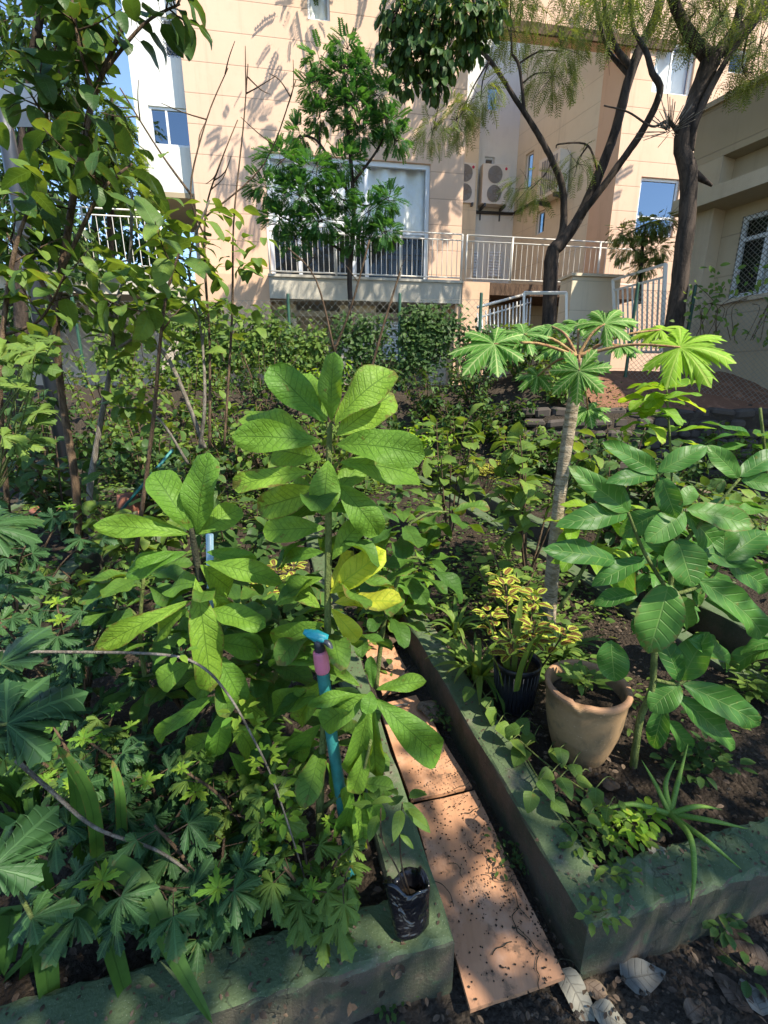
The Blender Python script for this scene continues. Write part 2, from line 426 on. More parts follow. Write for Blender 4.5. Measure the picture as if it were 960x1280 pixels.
MT['pink'] = mat_plain('pink_tape', (.55, .16, .24), .45, var=.18, scale=40)
MT['pvc'] = mat_plain('pale_blue_pvc', (.24, .38, .46), .4)
MT['rust'] = mat_plain('rusty_clay', (.20, .075, .045), .75, var=.3, scale=14, bump=.5)
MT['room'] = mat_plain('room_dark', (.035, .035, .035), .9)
MT['acgrille'] = mat_plain('ac_grille_plastic', (.25, .25, .25), .5)
MT['ducts'] = mat_plain('black_pipe', (.03, .03, .03), .6)
MT['badge'] = mat_plain('crimson_badge', (.5, .02, .08), .5)
def mk_plastic():
    m = NT('black_plastic_film'); p = m.pos(); n = m.noise(p, 16, 3, .5, .8)
    c = m.mix(m.ramp(m.noise(p, 60, 4), .6, .8), (.006, .006, .008), (.04, .035, .03))
    return m.done(m.bsdf(c, .22, m.bump(n, .8, .02), spec=.6))
MT['film'] = mk_plastic()
MT['bpot'] = mat_plain('black_pot_plastic', (.012, .013, .017), .38, var=.3, scale=30, bump=.4)
def mk_glass(name, tint, tr):
    m = NT(name); g = m.n('BsdfGlossy', Roughness=.03); g.inputs[0].default_value = (.8, .9, 1, 1)
    p = m.pos(); n = m.noise(p, .9, 3)
    m.t.links.new(m.bump(n, .06, .05), g.inputs['Normal'])
    t = m.n('BsdfTransparent'); t.inputs[0].default_value = (*tint, 1)
    f = m.n('LayerWeight', Blend=.3)
    mx = m.n('MixShader'); m.t.links.new(m.math('MULTIPLY_ADD', f.outputs[1], .25, tr, clamp=True), mx.inputs[0]); m.t.links.new(t.outputs[0], mx.inputs[1]); m.t.links.new(g.outputs[0], mx.inputs[2])
    return m.done(mx.outputs[0])
MT['glass'] = mk_glass('window_glass', (.93, .96, .97), .02)
MT['glassm'] = mk_glass('mirror_glass', (.4, .5, .55), .22)
MT['curtain'] = mat_plain('curtain_cloth', (.85, .83, .78), .9)
MT['blind'] = mat_plain('window_blind', (.55, .62, .72), .6)

LM = {}
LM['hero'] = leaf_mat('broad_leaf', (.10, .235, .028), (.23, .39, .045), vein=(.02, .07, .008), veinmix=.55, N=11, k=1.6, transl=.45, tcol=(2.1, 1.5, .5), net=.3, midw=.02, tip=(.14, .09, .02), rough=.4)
LM['herod'] = leaf_mat('shaded_broad_leaf', (.05, .125, .02), (.11, .215, .03), vein=(.02, .06, .008), veinmix=.5, N=11, k=1.6, transl=.38, tcol=(2.0, 1.5, .5), net=.25, midw=.02, tip=(.14, .09, .02), rough=.4)  # darker broad_leaf: shaded look of fill and lower leaves put into the colour
LM['heroy'] = leaf_mat('yellowing_leaf', (.42, .50, .03), (.55, .55, .05), vein=(.22, .36, .03), veinmix=.6, N=10, k=1.5, transl=.4, tcol=(1.5, 1.3, .6), net=.2, midw=.03, rough=.4, tip=(.3, .22, .04))
LM['avocado'] = leaf_mat('pale_veined_leaf', (.045, .14, .025), (.10, .24, .04), vein=(.22, .34, .10), veinmix=.45, N=8, k=1.3, transl=.34, midw=.022, rough=.34, tip=(.16, .15, .03))
LM['dark'] = leaf_mat('dark_leaf', (.032, .072, .018), (.075, .145, .032), vein=(.05, .12, .03), veinmix=.5, N=8, k=1.2, transl=.3, rough=.36, tip=(.10, .10, .02))
LM['mid'] = leaf_mat('mid_leaf', (.065, .13, .022), (.18, .27, .045), vein=(.12, .22, .06), veinmix=.5, N=7, k=1.2, transl=.36, rough=.42, tip=(.2, .17, .03))
LM['bright'] = leaf_mat('bright_leaf', (.12, .27, .02), (.30, .44, .035), vein=(.3, .42, .12), veinmix=.5, N=7, k=1.2, transl=.42, rough=.42, tip=(.35, .28, .04))
LM['blue'] = leaf_mat('bluish_lobed_leaf', (.022, .066, .022), (.05, .115, .03), vein=(.08, .17, .06), veinmix=.5, N=7, k=1.6, transl=.25, rough=.4, midw=.05)
LM['young'] = leaf_mat('young_lobed_leaf', (.11, .26, .03), (.28, .40, .04), vein=(.12, .25, .03), veinmix=.5, N=6, k=1.6, transl=.42, rough=.45, midw=.05)
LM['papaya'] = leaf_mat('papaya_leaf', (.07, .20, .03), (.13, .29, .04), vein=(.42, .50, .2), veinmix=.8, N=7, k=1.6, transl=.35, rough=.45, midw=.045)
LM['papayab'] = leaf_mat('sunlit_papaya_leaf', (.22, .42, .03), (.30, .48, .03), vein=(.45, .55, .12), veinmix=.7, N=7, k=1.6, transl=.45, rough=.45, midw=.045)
LM['strap'] = leaf_mat('strap_leaf', (.04, .10, .018), (.075, .165, .03), vein=(.02, .06, .012), veinmix=.35, N=1, k=.1, transl=.3, rough=.45, midw=.05)
LM['aloe'] = leaf_mat('succulent_leaf', (.12, .22, .035), (.2, .31, .05), vein=(.35, .42, .15), veinmix=.3, N=22, k=.2, transl=.1, rough=.45, midw=.01)
LM['coleus'] = leaf_mat('coleus_leaf', (.10, .025, .025), (.20, .07, .03), vein=(.3, .34, .04), veinmix=.6, N=5, k=1.0, transl=.3, rough=.5, edge=(.40, .50, .06), edgew=.5, midw=.05)
LM['fine'] = leaf_mat('fine_leaflet', (.035, .10, .022), (.10, .20, .03), veinmix=.0, N=1, transl=.35, rough=.5)
LM['fineg'] = leaf_mat('green_leaflet', (.03, .12, .035), (.09, .24, .05), veinmix=.0, N=1, transl=.35, rough=.5)
LM['olive'] = leaf_mat('olive_leaflet', (.07, .12, .03), (.20, .26, .07), veinmix=.0, N=1, transl=.35, rough=.55)
LM['dry'] = leaf_mat('dry_leaf', (.06, .04, .026), (.20, .145, .10), vein=(.08, .05, .03), veinmix=.6, N=7, k=1.0, transl=.08, rough=.75, tcol=(1.2, 1, .7), blot=.6)
LM['drygrey'] = leaf_mat('grey_dead_leaf', (.17, .16, .125), (.25, .235, .185), vein=(.09, .08, .06), veinmix=.5, N=7, k=1.0, transl=.05, rough=.85, tcol=(1.2, 1, .7), blot=.25)

# templates (several variants of each)
def var(fn, n, **kw): return [fn(seed=i, **kw) for i in range(n)]
TP = {
 'hero': [leaf_tpl('obovate', .42, 14, 3, .22+.1*(i % 3), c, .07, i, twist=tw) for i, (c, tw) in enumerate(((.5, .2), (.8, -.3), (.3, 0), (1.1, .35), (.65, -.15), (.2, .4), (.9, 0), (1.3, -.4)))],
 'avocado': [leaf_tpl('ellipse', .42, 12, 3, .28, c, .05, i, twist=tw) for i, (c, tw) in enumerate(((.5, .2), (.8, -.2), (.3, 0), (1.0, .3), (.6, -.35)))],
 'ovate': [leaf_tpl('ovate', .55, 7, 2, .25, c, .035, i) for i, c in enumerate((.5, .9, .3, 1.2))],
 'ovate_s': [leaf_tpl('ovate', .5, 4, 1, .3, c, .0, i) for i, c in enumerate((.5, .9, .2))],
 'small': [leaf_tpl('ellipse', .5, 3, 1, .3, c, .0, i) for i, c in enumerate((.5, .9))],
 'lance': [leaf_tpl('lance', .22, 7, 1, .3, c, .02, i) for i, c in enumerate((.5, 1.1, .2))],
 'heart': [leaf_tpl('heart', .8, 8, 2, .25, c, .03, i) for i, c in enumerate((.5, .9))],
 'toothed': [leaf_tpl('ovate', .4, 12, 2, .3, c, .03, i, teeth=.1) for i, c in enumerate((.5, .9))],
 'lobed5': [lobed_tpl(5 if i % 2 else 3, PI*(1.1 if i % 2 else .8), (.66, .6, .72)[i % 3], 3, 4, (.3, .55, .15)[i % 3], i, 1.0, .45) for i in range(6)],
 'lobed7': [lobed_tpl(7, PI*1.6, .64, 3, 5, (.3, .5, .4)[i], i, 1.0, 1.25) for i in range(3)],
 'lobed3': [lobed_tpl(3, PI*.62, .8, 2, 3, .3, i, .7) for i in range(2)],
 'frond': [frond_tpl(9, .30, .115, .5, i) for i in range(3)],
 'hang': [frond_tpl(9, .26, .045, .9, i) for i in range(3)],
 'strap': [leaf_tpl('strap', .075, 16, 2, .35, c, .0, i, twist=t) for i, (c, t) in enumerate(((1.6, .3), (2.2, -.5), (2.8, .2), (1.1, .6)))],
 'blade': [leaf_tpl('blade', .09, 10, 1, .4, c, .0, i) for i, c in enumerate((.2, .4, .9))],
}
# ================================================================ SETTING
def smooth(a, b, x):
    t = min(1, max(0, (x-a)/(b-a))); return t*t*(3-2*t)
def terrain(x, y):
    k = smooth(1.9, 2.9, x)
    hr = 0 if y < 7.72 else 1.08+.72*smooth(7.7, 9.6, y)
    hl = 1.55*smooth(7.2, 9.6, y)
    return hl*(1-k)+hr*k if y < 60 else 0
def grid(xs, ys, hf, name, mat):
    mb = MB(); V = [(x, y, hf(x, y)) for y in ys for x in xs]; W = len(xs)
    Fs = np.array([(j*W+i, j*W+i+1, (j+1)*W+i+1, (j+1)*W+i) for j in range(len(ys)-1) for i in range(W-1)])
    mb.add(V, Fs); return kind(mb.build(name, mat), 'structure')
def ns(x, y, f=1.0): return math.sin(x*3.1*f+y*1.7*f)*.5+math.sin(y*4.3*f-x*2.2*f+1)*.3+math.sin(x*9*f+y*7*f)*.2
xs = [-150, -60, -30, -18]+list(np.arange(-12, 12.01, .25))+[18, 30, 60, 150]
ys = [-60, -20, -8]+list(np.arange(-4, 7.5, .25))+[7.5, 7.6, 7.71, 7.73, 7.8]+list(np.arange(8, 13, .25))+[16, 22, 40, 80, 300]
grid(xs, ys, lambda x, y: terrain(x, y)+.02*ns(x, y, 1.5) if y < 22 else terrain(x, y), 'ground', MT['ground'])
# red earth sheet on the bank to the right
grid(list(np.arange(3.7, 9.0, .2)), list(np.arange(7.82, 10.6, .18)), lambda x, y: terrain(x, y)+.03+.025*ns(x, y, 2), 'bank', MT['red'])

# ---------------------------------------------------------------- plane frames
class Fr:
    def __init__(s, O, a, n): s.O = Vector(O); s.a = Vector(a).normalized(); s.n = Vector(n).normalized()
    def hit(s, px, py, d=0):
        D = Vector((px-480, FPX*CT-(py-640)*ST, -(FPX*ST+(py-640)*CT)))
        C = Vector((0, 0, CAMZ)); P0 = s.O+s.n*d
        t = (P0-C).dot(s.n)/D.dot(s.n); P = C+D*t
        return (P-s.O).dot(s.a), P.z
    def p(s, u, d, z): q = s.O+s.a*u+s.n*d; return Vector((q.x, q.y, z))
    def box(s, mb, u0, u1, z0, z1, d0, d1, bev=0):
        V = [tuple(s.p(u, d, z)) for z in (z0, z1) for d in (d0, d1) for u in (u0, u1)]
        mb.add(V, [(0, 2, 3, 1), (4, 5, 7, 6), (0, 1, 5, 4), (2, 6, 7, 3), (0, 4, 6, 2), (1, 3, 7, 5)])
    def wall(s, mb, u0, u1, z0, z1, holes, d=0, th=.25):
        U = sorted({u0, u1}|{min(max(q, u0), u1) for h in holes for q in h[:2]}); Z = sorted({z0, z1}|{min(max(q, z0), z1) for h in holes for q in h[2:]})
        def inh(u, z): return any(h[0] < u < h[1] and h[2] < z < h[3] for h in holes)
        for i in range(len(U)-1):
            for j in range(len(Z)-1):
                if U[i+1]-U[i] < 1e-5 or Z[j+1]-Z[j] < 1e-5 or inh((U[i]+U[i+1])/2, (Z[j]+Z[j+1])/2): continue
                for dd in (d, d-th): mb.quad(s.p(U[i], dd, Z[j]), s.p(U[i+1], dd, Z[j]), s.p(U[i+1], dd, Z[j+1]), s.p(U[i], dd, Z[j+1]))
        for (a, b, c, e) in list(holes)+[(u0, u1, z0, z1)]:
            for (p, q) in (((a, c), (b, c)), ((b, c), (b, e)), ((b, e), (a, e)), ((a, e), (a, c))):
                mb.quad(s.p(p[0], d, p[1]), s.p(q[0], d, q[1]), s.p(q[0], d-th, q[1]), s.p(p[0], d-th, p[1]))
A9 = R(9.0)
FA = Fr(PY(576, 200, 14.0), (math.cos(A9), math.sin(A9), 0), (math.sin(A9), -math.cos(A9), 0))
BASE = tuple(FA.p(0, 0, 1.5))
bld = thing('apartment_building', 'tall peach and cream rendered apartment building with balcony behind the garden', 'apartment building', BASE)
def rect(fr, x0, y0, x1, y1, d=0):
    xm, ym = (x0+x1)/2, (y0+y1)/2
    return (fr.hit(x0, ym, d)[0], fr.hit(x1, ym, d)[0], fr.hit(xm, y1, d)[1], fr.hit(xm, y0, d)[1])
def curtain(fr, h, d, parent, mat='curtain', amp=.08, step=.13, name='curtain'):
    mb = MB(); n = max(6, int((h[1]-h[0])/step)); V = []
    for i in range(n+1):
        u = h[0]+(h[1]-h[0])*i/n; dd = d+amp*math.sin(i*1.7)+amp*.5*math.sin(i*.6)
        V += [tuple(fr.p(u, dd, h[2])), tuple(fr.p(u, dd, h[3]))]
    mb.add(V, np.array([(2*i, 2*i+2, 2*i+3, 2*i+1) for i in range(n)])); return mb.build(name, MT[mat], parent)
def window(fr, h, parent, d=-.1, mull=(), trans=(), fw=.055, cur=None, glass='glass', lat=False, framemat='alu'):
    u0, u1, z0, z1 = h; w = MB(); e = .003
    for (a, b, c, g) in ((u0+e, u1-e, z0+e, z0+fw), (u0+e, u1-e, z1-fw, z1-e), (u0+e, u0+fw, z0+fw, z1-fw), (u1-fw, u1-e, z0+fw, z1-fw)): fr.box(w, a, b, c, g, d-.03, d+.03)
    for m in mull: um = u0+(u1-u0)*m; fr.box(w, um-fw*.45, um+fw*.45, z0+fw, z1-fw, d-.025, d+.025)
    for t in trans: zm = z0+(z1-z0)*t; fr.box(w, u0+fw, u1-fw, zm-fw*.45, zm+fw*.45, d-.022, d+.028)
    win = w.build('window', MT[framemat], parent, smooth=False)
    g = MB(); g.quad(fr.p(u0+.01, d, z0+.01), fr.p(u1-.01, d, z0+.01), fr.p(u1-.01, d, z1-.01), fr.p(u0+.01, d, z1-.01))
    o = g.build('pane', MT[glass], win, smooth=False); 
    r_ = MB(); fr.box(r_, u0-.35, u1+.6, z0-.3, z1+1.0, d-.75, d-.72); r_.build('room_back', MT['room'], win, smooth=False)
    if cur: curtain(fr, (u0+(u1-u0)*cur[0], u0+(u1-u0)*cur[1], z0+(z1-z0)*cur[2], z0+(z1-z0)*cur[3]), d-.18, win)
    if lat:
        l = MB(); st = lat
        n = int((u1-u0+z1-z0)/st)+1
        for k in range(n):
            q = k*st
            for sg in (0, 1):
                a0 = max(0, q-(z1-z0)); a1 = min(u1-u0, q)
                if a1 <= a0: continue
                pa = (a0, q-a0); pb = (a1, q-a1)
                ua, ub = (u0+pa[0], u0+pb[0]) if sg == 0 else (u1-pa[0], u1-pb[0])
                l.tube([fr.p(ua, d+.06, z0+pa[1]), fr.p(ub, d+.06, z0+pb[1])], .006, 3)
        l.build('lattice', MT['wire'], win)
    return win
zTop = 17.0
uL = FA.hit(243, 240)[0]; uR = FA.hit(577, 290)[0]; uN = FA.hit(762, 290)[0]; uE = uN+6.5
zs = FA.hit(710, 42)[1]; zb = FA.hit(450, 347, 1.0)[1]; zb2 = FA.hit(450, 376, 1.0)[1]
hSmall = rect(FA, 384, -22, 412, 25); hBig = rect(FA, 335, 197, 537, 343); hBig = (hBig[0], hBig[1], zb+.02, hBig[3])
hUp = rect(FA, 470, 20, 486, 58)
mb = MB(); FA.wall(mb, uL, uR, zb, zTop, [hSmall, hBig]); mb.build('wall', MT['peach'], bld, smooth=False)
window(FA, hSmall, bld, cur=(0, 1, 0, 1)); window(FA, hBig, bld, mull=(.18, .52, .6), trans=(.46,), cur=(.0, 1, .44, 1), fw=.11)
hR1 = rect(FA, 797, 222, 846, 296); hR2 = rect(FA, 818, 52, 868, 118); hR3 = rect(FA, 912, 60, 935, 92)
mb = MB(); FA.wall(mb, uN, uE, 1.4, zTop, [hR1, hR2, hR3]); mb.build('wall', MT['peach'], bld, smooth=False)
window(FA, hR1, bld, trans=(.34,), glass='glassm', fw=.07); window(FA, hR2, bld, mull=(.45,), cur=(0, 1, 0, 1)); window(FA, hR3, bld)
# upper storey over the notch, cream soffit edge, and the cornice line
mb = MB(); FA.box(mb, uR+.002, uN-.002, zs, zs+1.9, -.5, -.002); mb.build('upper_storey', MT['peach'], bld, smooth=False)
mb = MB(); FA.box(mb, uR+.004, uN+1.2, zs-.12, zs+.1, .003, .07); mb.build('cornice', MT['wood'], bld, smooth=False)
# notch: left flank, right flank (angled), back wall
C1 = FA.p(uN, 0, 0); fl = Vector((-.45, 1, 0)).normalized(); C2 = C1+fl*4.4
FS = Fr(C1, tuple(fl), (-fl.y, fl.x, 0))
hs = [(2.75, 3.15, 6.6, 7.3), (3.55, 3.95, 8.2, 9.3)]
mb = MB(); FS.wall(mb, .85, 4.4, 1.4, zs+5, hs, 0, .2); mb.build('flank_wall', MT['cream'], bld, smooth=False)
mb = MB(); FS.wall(mb, 0, .845, 1.4, zs-.01, [], .01, .2); mb.build('flank_wall', MT['peachp'], bld, smooth=False)
for h in hs: window(FS, h, bld, glass='glassm')
bx = FA.p(0, 0, 0); depth = (C1-C2).dot(FA.n)
uc2 = (C2-FA.O).dot(FA.a); db = -abs(depth)
hb = [rect(FA, 609, 106, 624, 138, db), rect(FA, 606, 196, 618, 206, db)]
mb = MB(); FA.wall(mb, uR-3.0, uc2+.1, 1.4, zs+5, hb, db); mb.build('notch_wall', MT['white'], bld, smooth=False)
for h in hb: window(FA, h, bld, d=db-.1, glass='glassm')
mb = MB(); c0 = FA.hit(600, 150, db+.3)[0]; FA.box(mb, c0-.9, c0, 1.4, zs, db+.003, db+.35); mb.build('pilaster', MT['cream'], bld, smooth=False)
mb = MB(); FA.box(mb, uR-.25, uR-.003, 1.4, zs, db, -.003); mb.build('flank_wall', MT['peachp'], bld, smooth=False)
# white left bay
uB = FA.hit(170, 150, -.3)[0]
hw = [rect(FA, 203, 22, 230, 72, -.3), rect(FA, 188, 134, 238, 183, -.3)]
zb0 = FA.hit(225, 241, -.3)[1]
mb = MB(); FA.wall(mb, uB, uL-.003, zb0, zTop, hw, -.3); mb.build('bay_wall', MT['white'], bld, smooth=False)
mb = MB(); FA.box(mb, uB+.003, uL-.006, zb0-.12, zb0-.003, -3, -.28); mb.build('bay_soffit', MT['beige'], bld, smooth=False)
window(FA, hw[0], bld, d=-.36, lat=.1); window(FA, hw[1], bld, d=-.36, mull=(.42,), glass='glassm')
mb = MB(); FA.box(mb, uB+.6, uL-.004, 1.4, zb0-.13, -3.0, -2.7); mb.build('wall', MT['white'], bld, smooth=False)
# balcony slabs
uS0 = FA.hit(336, 350, 1)[0]; uS1 = FA.hit(578, 350, 1)[0]; uS2 = FA.hit(800, 345, 1)[0]; uW0 = FA.hit(612, 352, 1)[0]; uW1 = FA.hit(709, 352, 1)[0]
mb = MB(); FA.box(mb, uS0, uS1, zb2, zb, .003, 1.0); FA.box(mb, uS0-.01, uS1+.02, zb-.05, zb+.012, .006, 1.04); mb.build('balcony_slab', MT['greyslab'], bld, smooth=False)
mb = MB(); FA.box(mb, uS0, uS1, zb2+.02, zb-.02, -1.6, -.003); mb.build('porch_ceiling', MT['greyslab'], bld, smooth=False)
mb = MB(); FA.box(mb, uS1+.03, uS2, zb-.3, zb-.003, -4.5, .99); mb.build('terrace_slab', MT['wood'], bld, smooth=False)
mb = MB(); FA.box(mb, uS1+.003, uW0, 1.4, zb-.004, .4, 1.03); mb.build('column', MT['peachp'], bld, smooth=False)
mb = MB(); FA.box(mb, uS1-.15, uS1-.003, 1.4, zb2-.003, .3, .96); mb.build('column', MT['peachp'], bld, smooth=False)
mb = MB(); FA.box(mb, uL+.0, uS0-.003, 1.4, zb-.004, -.2, .9); FA.box(mb, uL, uS0-.003, zb, zb+.1, -.2, .0); mb.build('pier', MT['peachp'], bld, smooth=False)
mb = MB(); FA.box(mb, uS0, uS1, 1.4, zb2-.003, -1.5, -1.2); mb.build('lower_wall', MT['cream'], bld, smooth=False)
for x0, x1 in ((342, 372), (426, 470), (536, 566)):
    mb = MB(); h = rect(FA, x0, 380, x1, 470, .25); FA.box(mb, h[0], h[1], 1.4, zb2-.004, .0, .3); mb.build('column', MT['cream'], bld, smooth=False)
mb = MB(); FA.box(mb, uS0, uS1-.16, zb2-.32, zb2-.18, .3, .42); mb.build('beam', MT['beige'], bld, smooth=False)
gr = MB(); h = rect(FA, 474, 394, 532, 450, .1)
for k in range(16): z = h[2]+(h[3]-h[2])*k/16; FA.box(gr, h[0], h[1], z, z+.03, .1, .16)
FA.box(gr, h[0], h[1], h[2], h[3], .04, .06); gr.build('shutter', MT['alu'], bld, smooth=False)
mb = MB(); FA.box(mb, uW0+.003, uS2, 1.4, zb-.31, -.6, -.3); mb.build('lower_wall', MT['beige'], bld, smooth=False)
# left balcony stretch
uq0 = FA.hit(-90, 340, 1)[0]
mb = MB(); FA.box(mb, uq0, uL-.6, zb-.55, zb, -.9, 1.0); mb.build('balcony_slab', MT['greyslab'], bld, smooth=False)
mb = MB(); FA.box(mb, uq0, uL-.01, 1.4, zb-.56, -.9, -.6); mb.build('lower_wall', MT['pave'], bld, smooth=False)
# shutters behind the terrace railing (notch)
for x0, x1 in ((586, 598), (610, 628), (638, 654)):
    h = rect(FA, x0, 314, x1, 346, db+.1); g = MB()
    FA.box(g, h[0], h[1], h[2], h[3], db+.01, db+.06); 
    for k in range(9): z = h[2]+(h[3]-h[2])*(k+.3)/9; FA.box(g, h[0]+.04, h[1]-.04, z, z+.05, db+.06, db+.1)
    g.build('shutter', MT['alu'], bld, smooth=False)

# ---------------------------------------------------------------- air conditioners
def ac(fr, x0, y0, x1, y1, d, label, dep=.42):
    h = rect(fr, x0, y0, x1, y1, d+dep); c = fr.p((h[0]+h[1])/2, d+dep/2, h[2])
    t = thing('air_conditioner', label, 'air conditioner', tuple(c), 'outdoor air conditioner units on the wall')
    b = MB(); fr.box(b, h[0], h[1], h[2], h[3], d+.1, d+dep); b.build('casing', MT['whitem'], t, smooth=False)
    W = h[1]-h[0]; H = h[3]-h[2]; X = Matrix((fr.a, Vector((0, 0, 1)), fr.n)).transposed()
    for k in (.26, .74):
        g = MB(); c = fr.p(h[0]+W*.46, d+dep+.004, h[2]+H*k); r_ = min(W*.42, H*.22)
        g.lathe([(r_*q, .004) for q in (1, .97)], c, 24, M=X)
        for q in (1, .82, .64, .46, .28, .12): g.lathe([(r_*q, .0), (r_*q, .02), (r_*(q-.07), .02), (r_*(q-.07), 0)], c, 20, M=X)
        g.lathe([(r_, .0), (r_*.05, .0)], c, 20, M=X)
        for a in range(8): ca, sa = math.cos(a*PI/4), math.sin(a*PI/4); g.tube([c+fr.n*.02+fr.a*r_*ca*.1+Vector((0, 0, r_*sa*.1)), c+fr.n*.02+fr.a*r_*ca+Vector((0, 0, r_*sa))], .008, 3)
        g.build('fan_grille', MT['acgrille'], t)
    g = MB(); c = fr.p(h[0]+W*.87, d+dep+.003, h[2]+H*.9); g.lathe([(.045, 0), (.045, .006), (.001, .007)], c, 14, M=X); g.build('badge', MT['badge'], t)
    for q in (.12, .88):
        g = MB(); fr.box(g, h[0]+W*q-.03, h[0]+W*q+.03, h[2]-.1, h[2]-.003, d-.0, d+dep+.05); fr.box(g, h[0]+W*q-.02, h[0]+W*q+.02, h[2]-.4, h[2]-.1, d, d+.05); g.build('bracket', MT['darkm'], t, smooth=False)
ac(FA, 570, 203, 594, 253, db, 'white twin-fan air conditioner half hidden by the peach wall corner')
ac(FA, 603, 205, 636, 255, db, 'white twin-fan air conditioner fully in view on the white wall')
ac(FS, 703, 192, 690, 244, 0, 'white air conditioner on the cream flank wall behind the tree trunk', .5) if False else None
hh = (FS.hit(700, 240, .3)[0], FS.hit(683, 240, .3)[0])
t = thing('air_conditioner', 'white air conditioner seen side on beside the forked tree trunk', 'air conditioner', tuple(FS.p(2.3, .2, 5.2)), 'outdoor air conditioner units on the wall')
zc = FS.hit(692, 243, .4)[1]; zd = FS.hit(692, 193, .4)[1]; u_ = FS.hit(694, 220, .3)[0]
b = MB(); FS.box(b, u_-.35, u_+.55, zc, zd, .08, .5); b.build('casing', MT['whitem'], t, smooth=False)
b = MB(); FS.box(b, u_-.3, u_-.24, zc-.12, zc-.003, 0, .55); b.build('bracket', MT['darkm'], t, smooth=False)
b = MB(); FS.box(b, u_+.44, u_+.5, zc-.12, zc-.003, 0, .55); b.build('bracket', MT['darkm'], t, smooth=False)
g = MB()
for q in range(7): FS.box(g, u_-.25+q*.1, u_-.2+q*.1, zc+.1, zd-.1, .503, .52)
g.build('fan_grille', MT['acgrille'], t, smooth=False)
mb = MB(); mb.tube([FA.p(FA.hit(590, 266, db)[0]-.6, db+.06, FA.hit(590, 266, db)[1]), FA.p(uc2-.06, db+.06, FA.hit(640, 268, db)[1])], .05, 6)
mb.tube([FS.p(4.3, .06, FA.hit(640, 268, db)[1]), FS.p(2.0, .06, FA.hit(640, 268, db)[1]+.1)], .05, 6)
tag(mb.build('coolant_pipe', MT['ducts'], loc=tuple(FA.p(1, db, 5))), 'black insulated pipe running along the wall under the air conditioners', 'pipe')

# ---------------------------------------------------------------- railings
def railing(name, label, P0, P1, h, sp=.14, posts=4, rad=.009, mat='whitem', cat='railing', mid=True):
    P0, P1 = Vector(P0), Vector(P1); L = (P1-P0).length; D = (P1-P0)/L; Z = Vector((0, 0, 1))
    t = thing(name, label, cat, tuple((P0+P1)/2))
    r_ = MB(); r_.tube([P0+Z*h, P1+Z*h], .018, 6); r_.tube([P0+Z*.08, P1+Z*.08], .018, 6)
    if mid: r_.tube([P0+Z*(h-.14), P1+Z*(h-.14)], .016, 6)
    r_.build('rails', MT[mat], t)
    b = MB(); n = int(L/sp)
    for i in range(n+1): q = P0+D*(L*i/n); b.tube([q+Z*.08, q+Z*(h-(.14 if mid else 0))], rad, 5, cap=False)
    kb = b.build('balusters', MT[mat], t)
    for i in range(posts):
        q = P0+D*(L*i/(posts-1)); pb = MB(); pb.tube([q, q+Z*h], .026, 6); pb.build('post', MT[mat], t)
    return t
z0 = zb+.012
railing('balcony_railing', 'white balcony railing in front of the big curtained window', FA.p(uS0+.04, .93, z0), FA.p(uS1-.02, .93, z0), 1.1, .13, 4)
railing('balcony_railing', 'white terrace railing crossing in front of the air conditioners and shutters', FA.p(uS1+.1, .93, z0-.004), FA.p(uS2, .93, z0-.004), 1.1, .15, 5, .007)
railing('balcony_railing', 'white railing of the left balcony seen through the tall shrub', FA.p(uq0, .93, zb), FA.p(uL-.65, .93, zb), 1.25, .17, 4)
# stair railing and white gate between tree trunks
a = PY(597, 470, 9.9); b_ = PY(657, 440, 10.9)
st = thing('stair_railing', 'white stair railing sloping down beside the orange column', 'railing', tuple(a))
r_ = MB(); A0, A1, B0, B1 = PY(597, 384, 9.6), PY(664, 366, 11.0), PY(600, 472, 9.6), PY(658, 470, 11.0)
r_.tube([A0, A1], .03, 6); r_.tube([A0+Vector((0, 0, -.2)), A1+Vector((0, 0, -.2))], .02, 6); r_.tube([B0, B1], .025, 6); r_.build('rails', MT['whitem'], st)
r_ = MB()
for i in range(15): q = i/14; r_.tube([B0.lerp(B1, q), A0.lerp(A1, q)+Vector((0, 0, -.1))], .016, 5)
r_.build('balusters', MT['whitem'], st)
gt = thing('metal_frame', 'white square tube frame standing around the base of the forked tree', 'metal frame', tuple(PY(680, 400, 10.3)))
r_ = MB(); a0, a1, a2, a3 = PY(655, 450, 10.3), PY(655, 366, 10.3), PY(708, 366, 10.3), PY(708, 450, 10.3)
r_.tube([a0, a1], .035, 4); r_.tube([a3, a2], .035, 4); r_.build('post', MT['whitem'], gt, smooth=False)
r_ = MB(); r_.tube([a1, a2], .035, 4); r_.build('rails', MT['whitem'], gt, smooth=False)
A0, A1, B0, B1 = PY(766, 350, 10.6), PY(832, 330, 9.4), PY(770, 440, 10.6), PY(826, 440, 9.4)
gt = thing('white_gate', 'white barred metal gate between the low wall and the right hand tree', 'gate', tuple(B0))
r_ = MB(); r_.tube([A0, A1], .03, 4); r_.tube([A0.lerp(B0, .14), A1.lerp(B1, .14)], .025, 4); r_.tube([B0, B1], .03, 4); r_.tube([B0, A0], .04, 4); r_.tube([B1, A1], .045, 4); r_.build('gate_frame', MT['whitem'], gt, smooth=False)
r_ = MB()
for i in range(1, 10): q = i/10; r_.tube([B0.lerp(B1, q), A0.lerp(A1, q).lerp(B0.lerp(B1, q), .14)], .022, 4)
r_.build('gate_bars', MT['whitem'], gt, smooth=False)
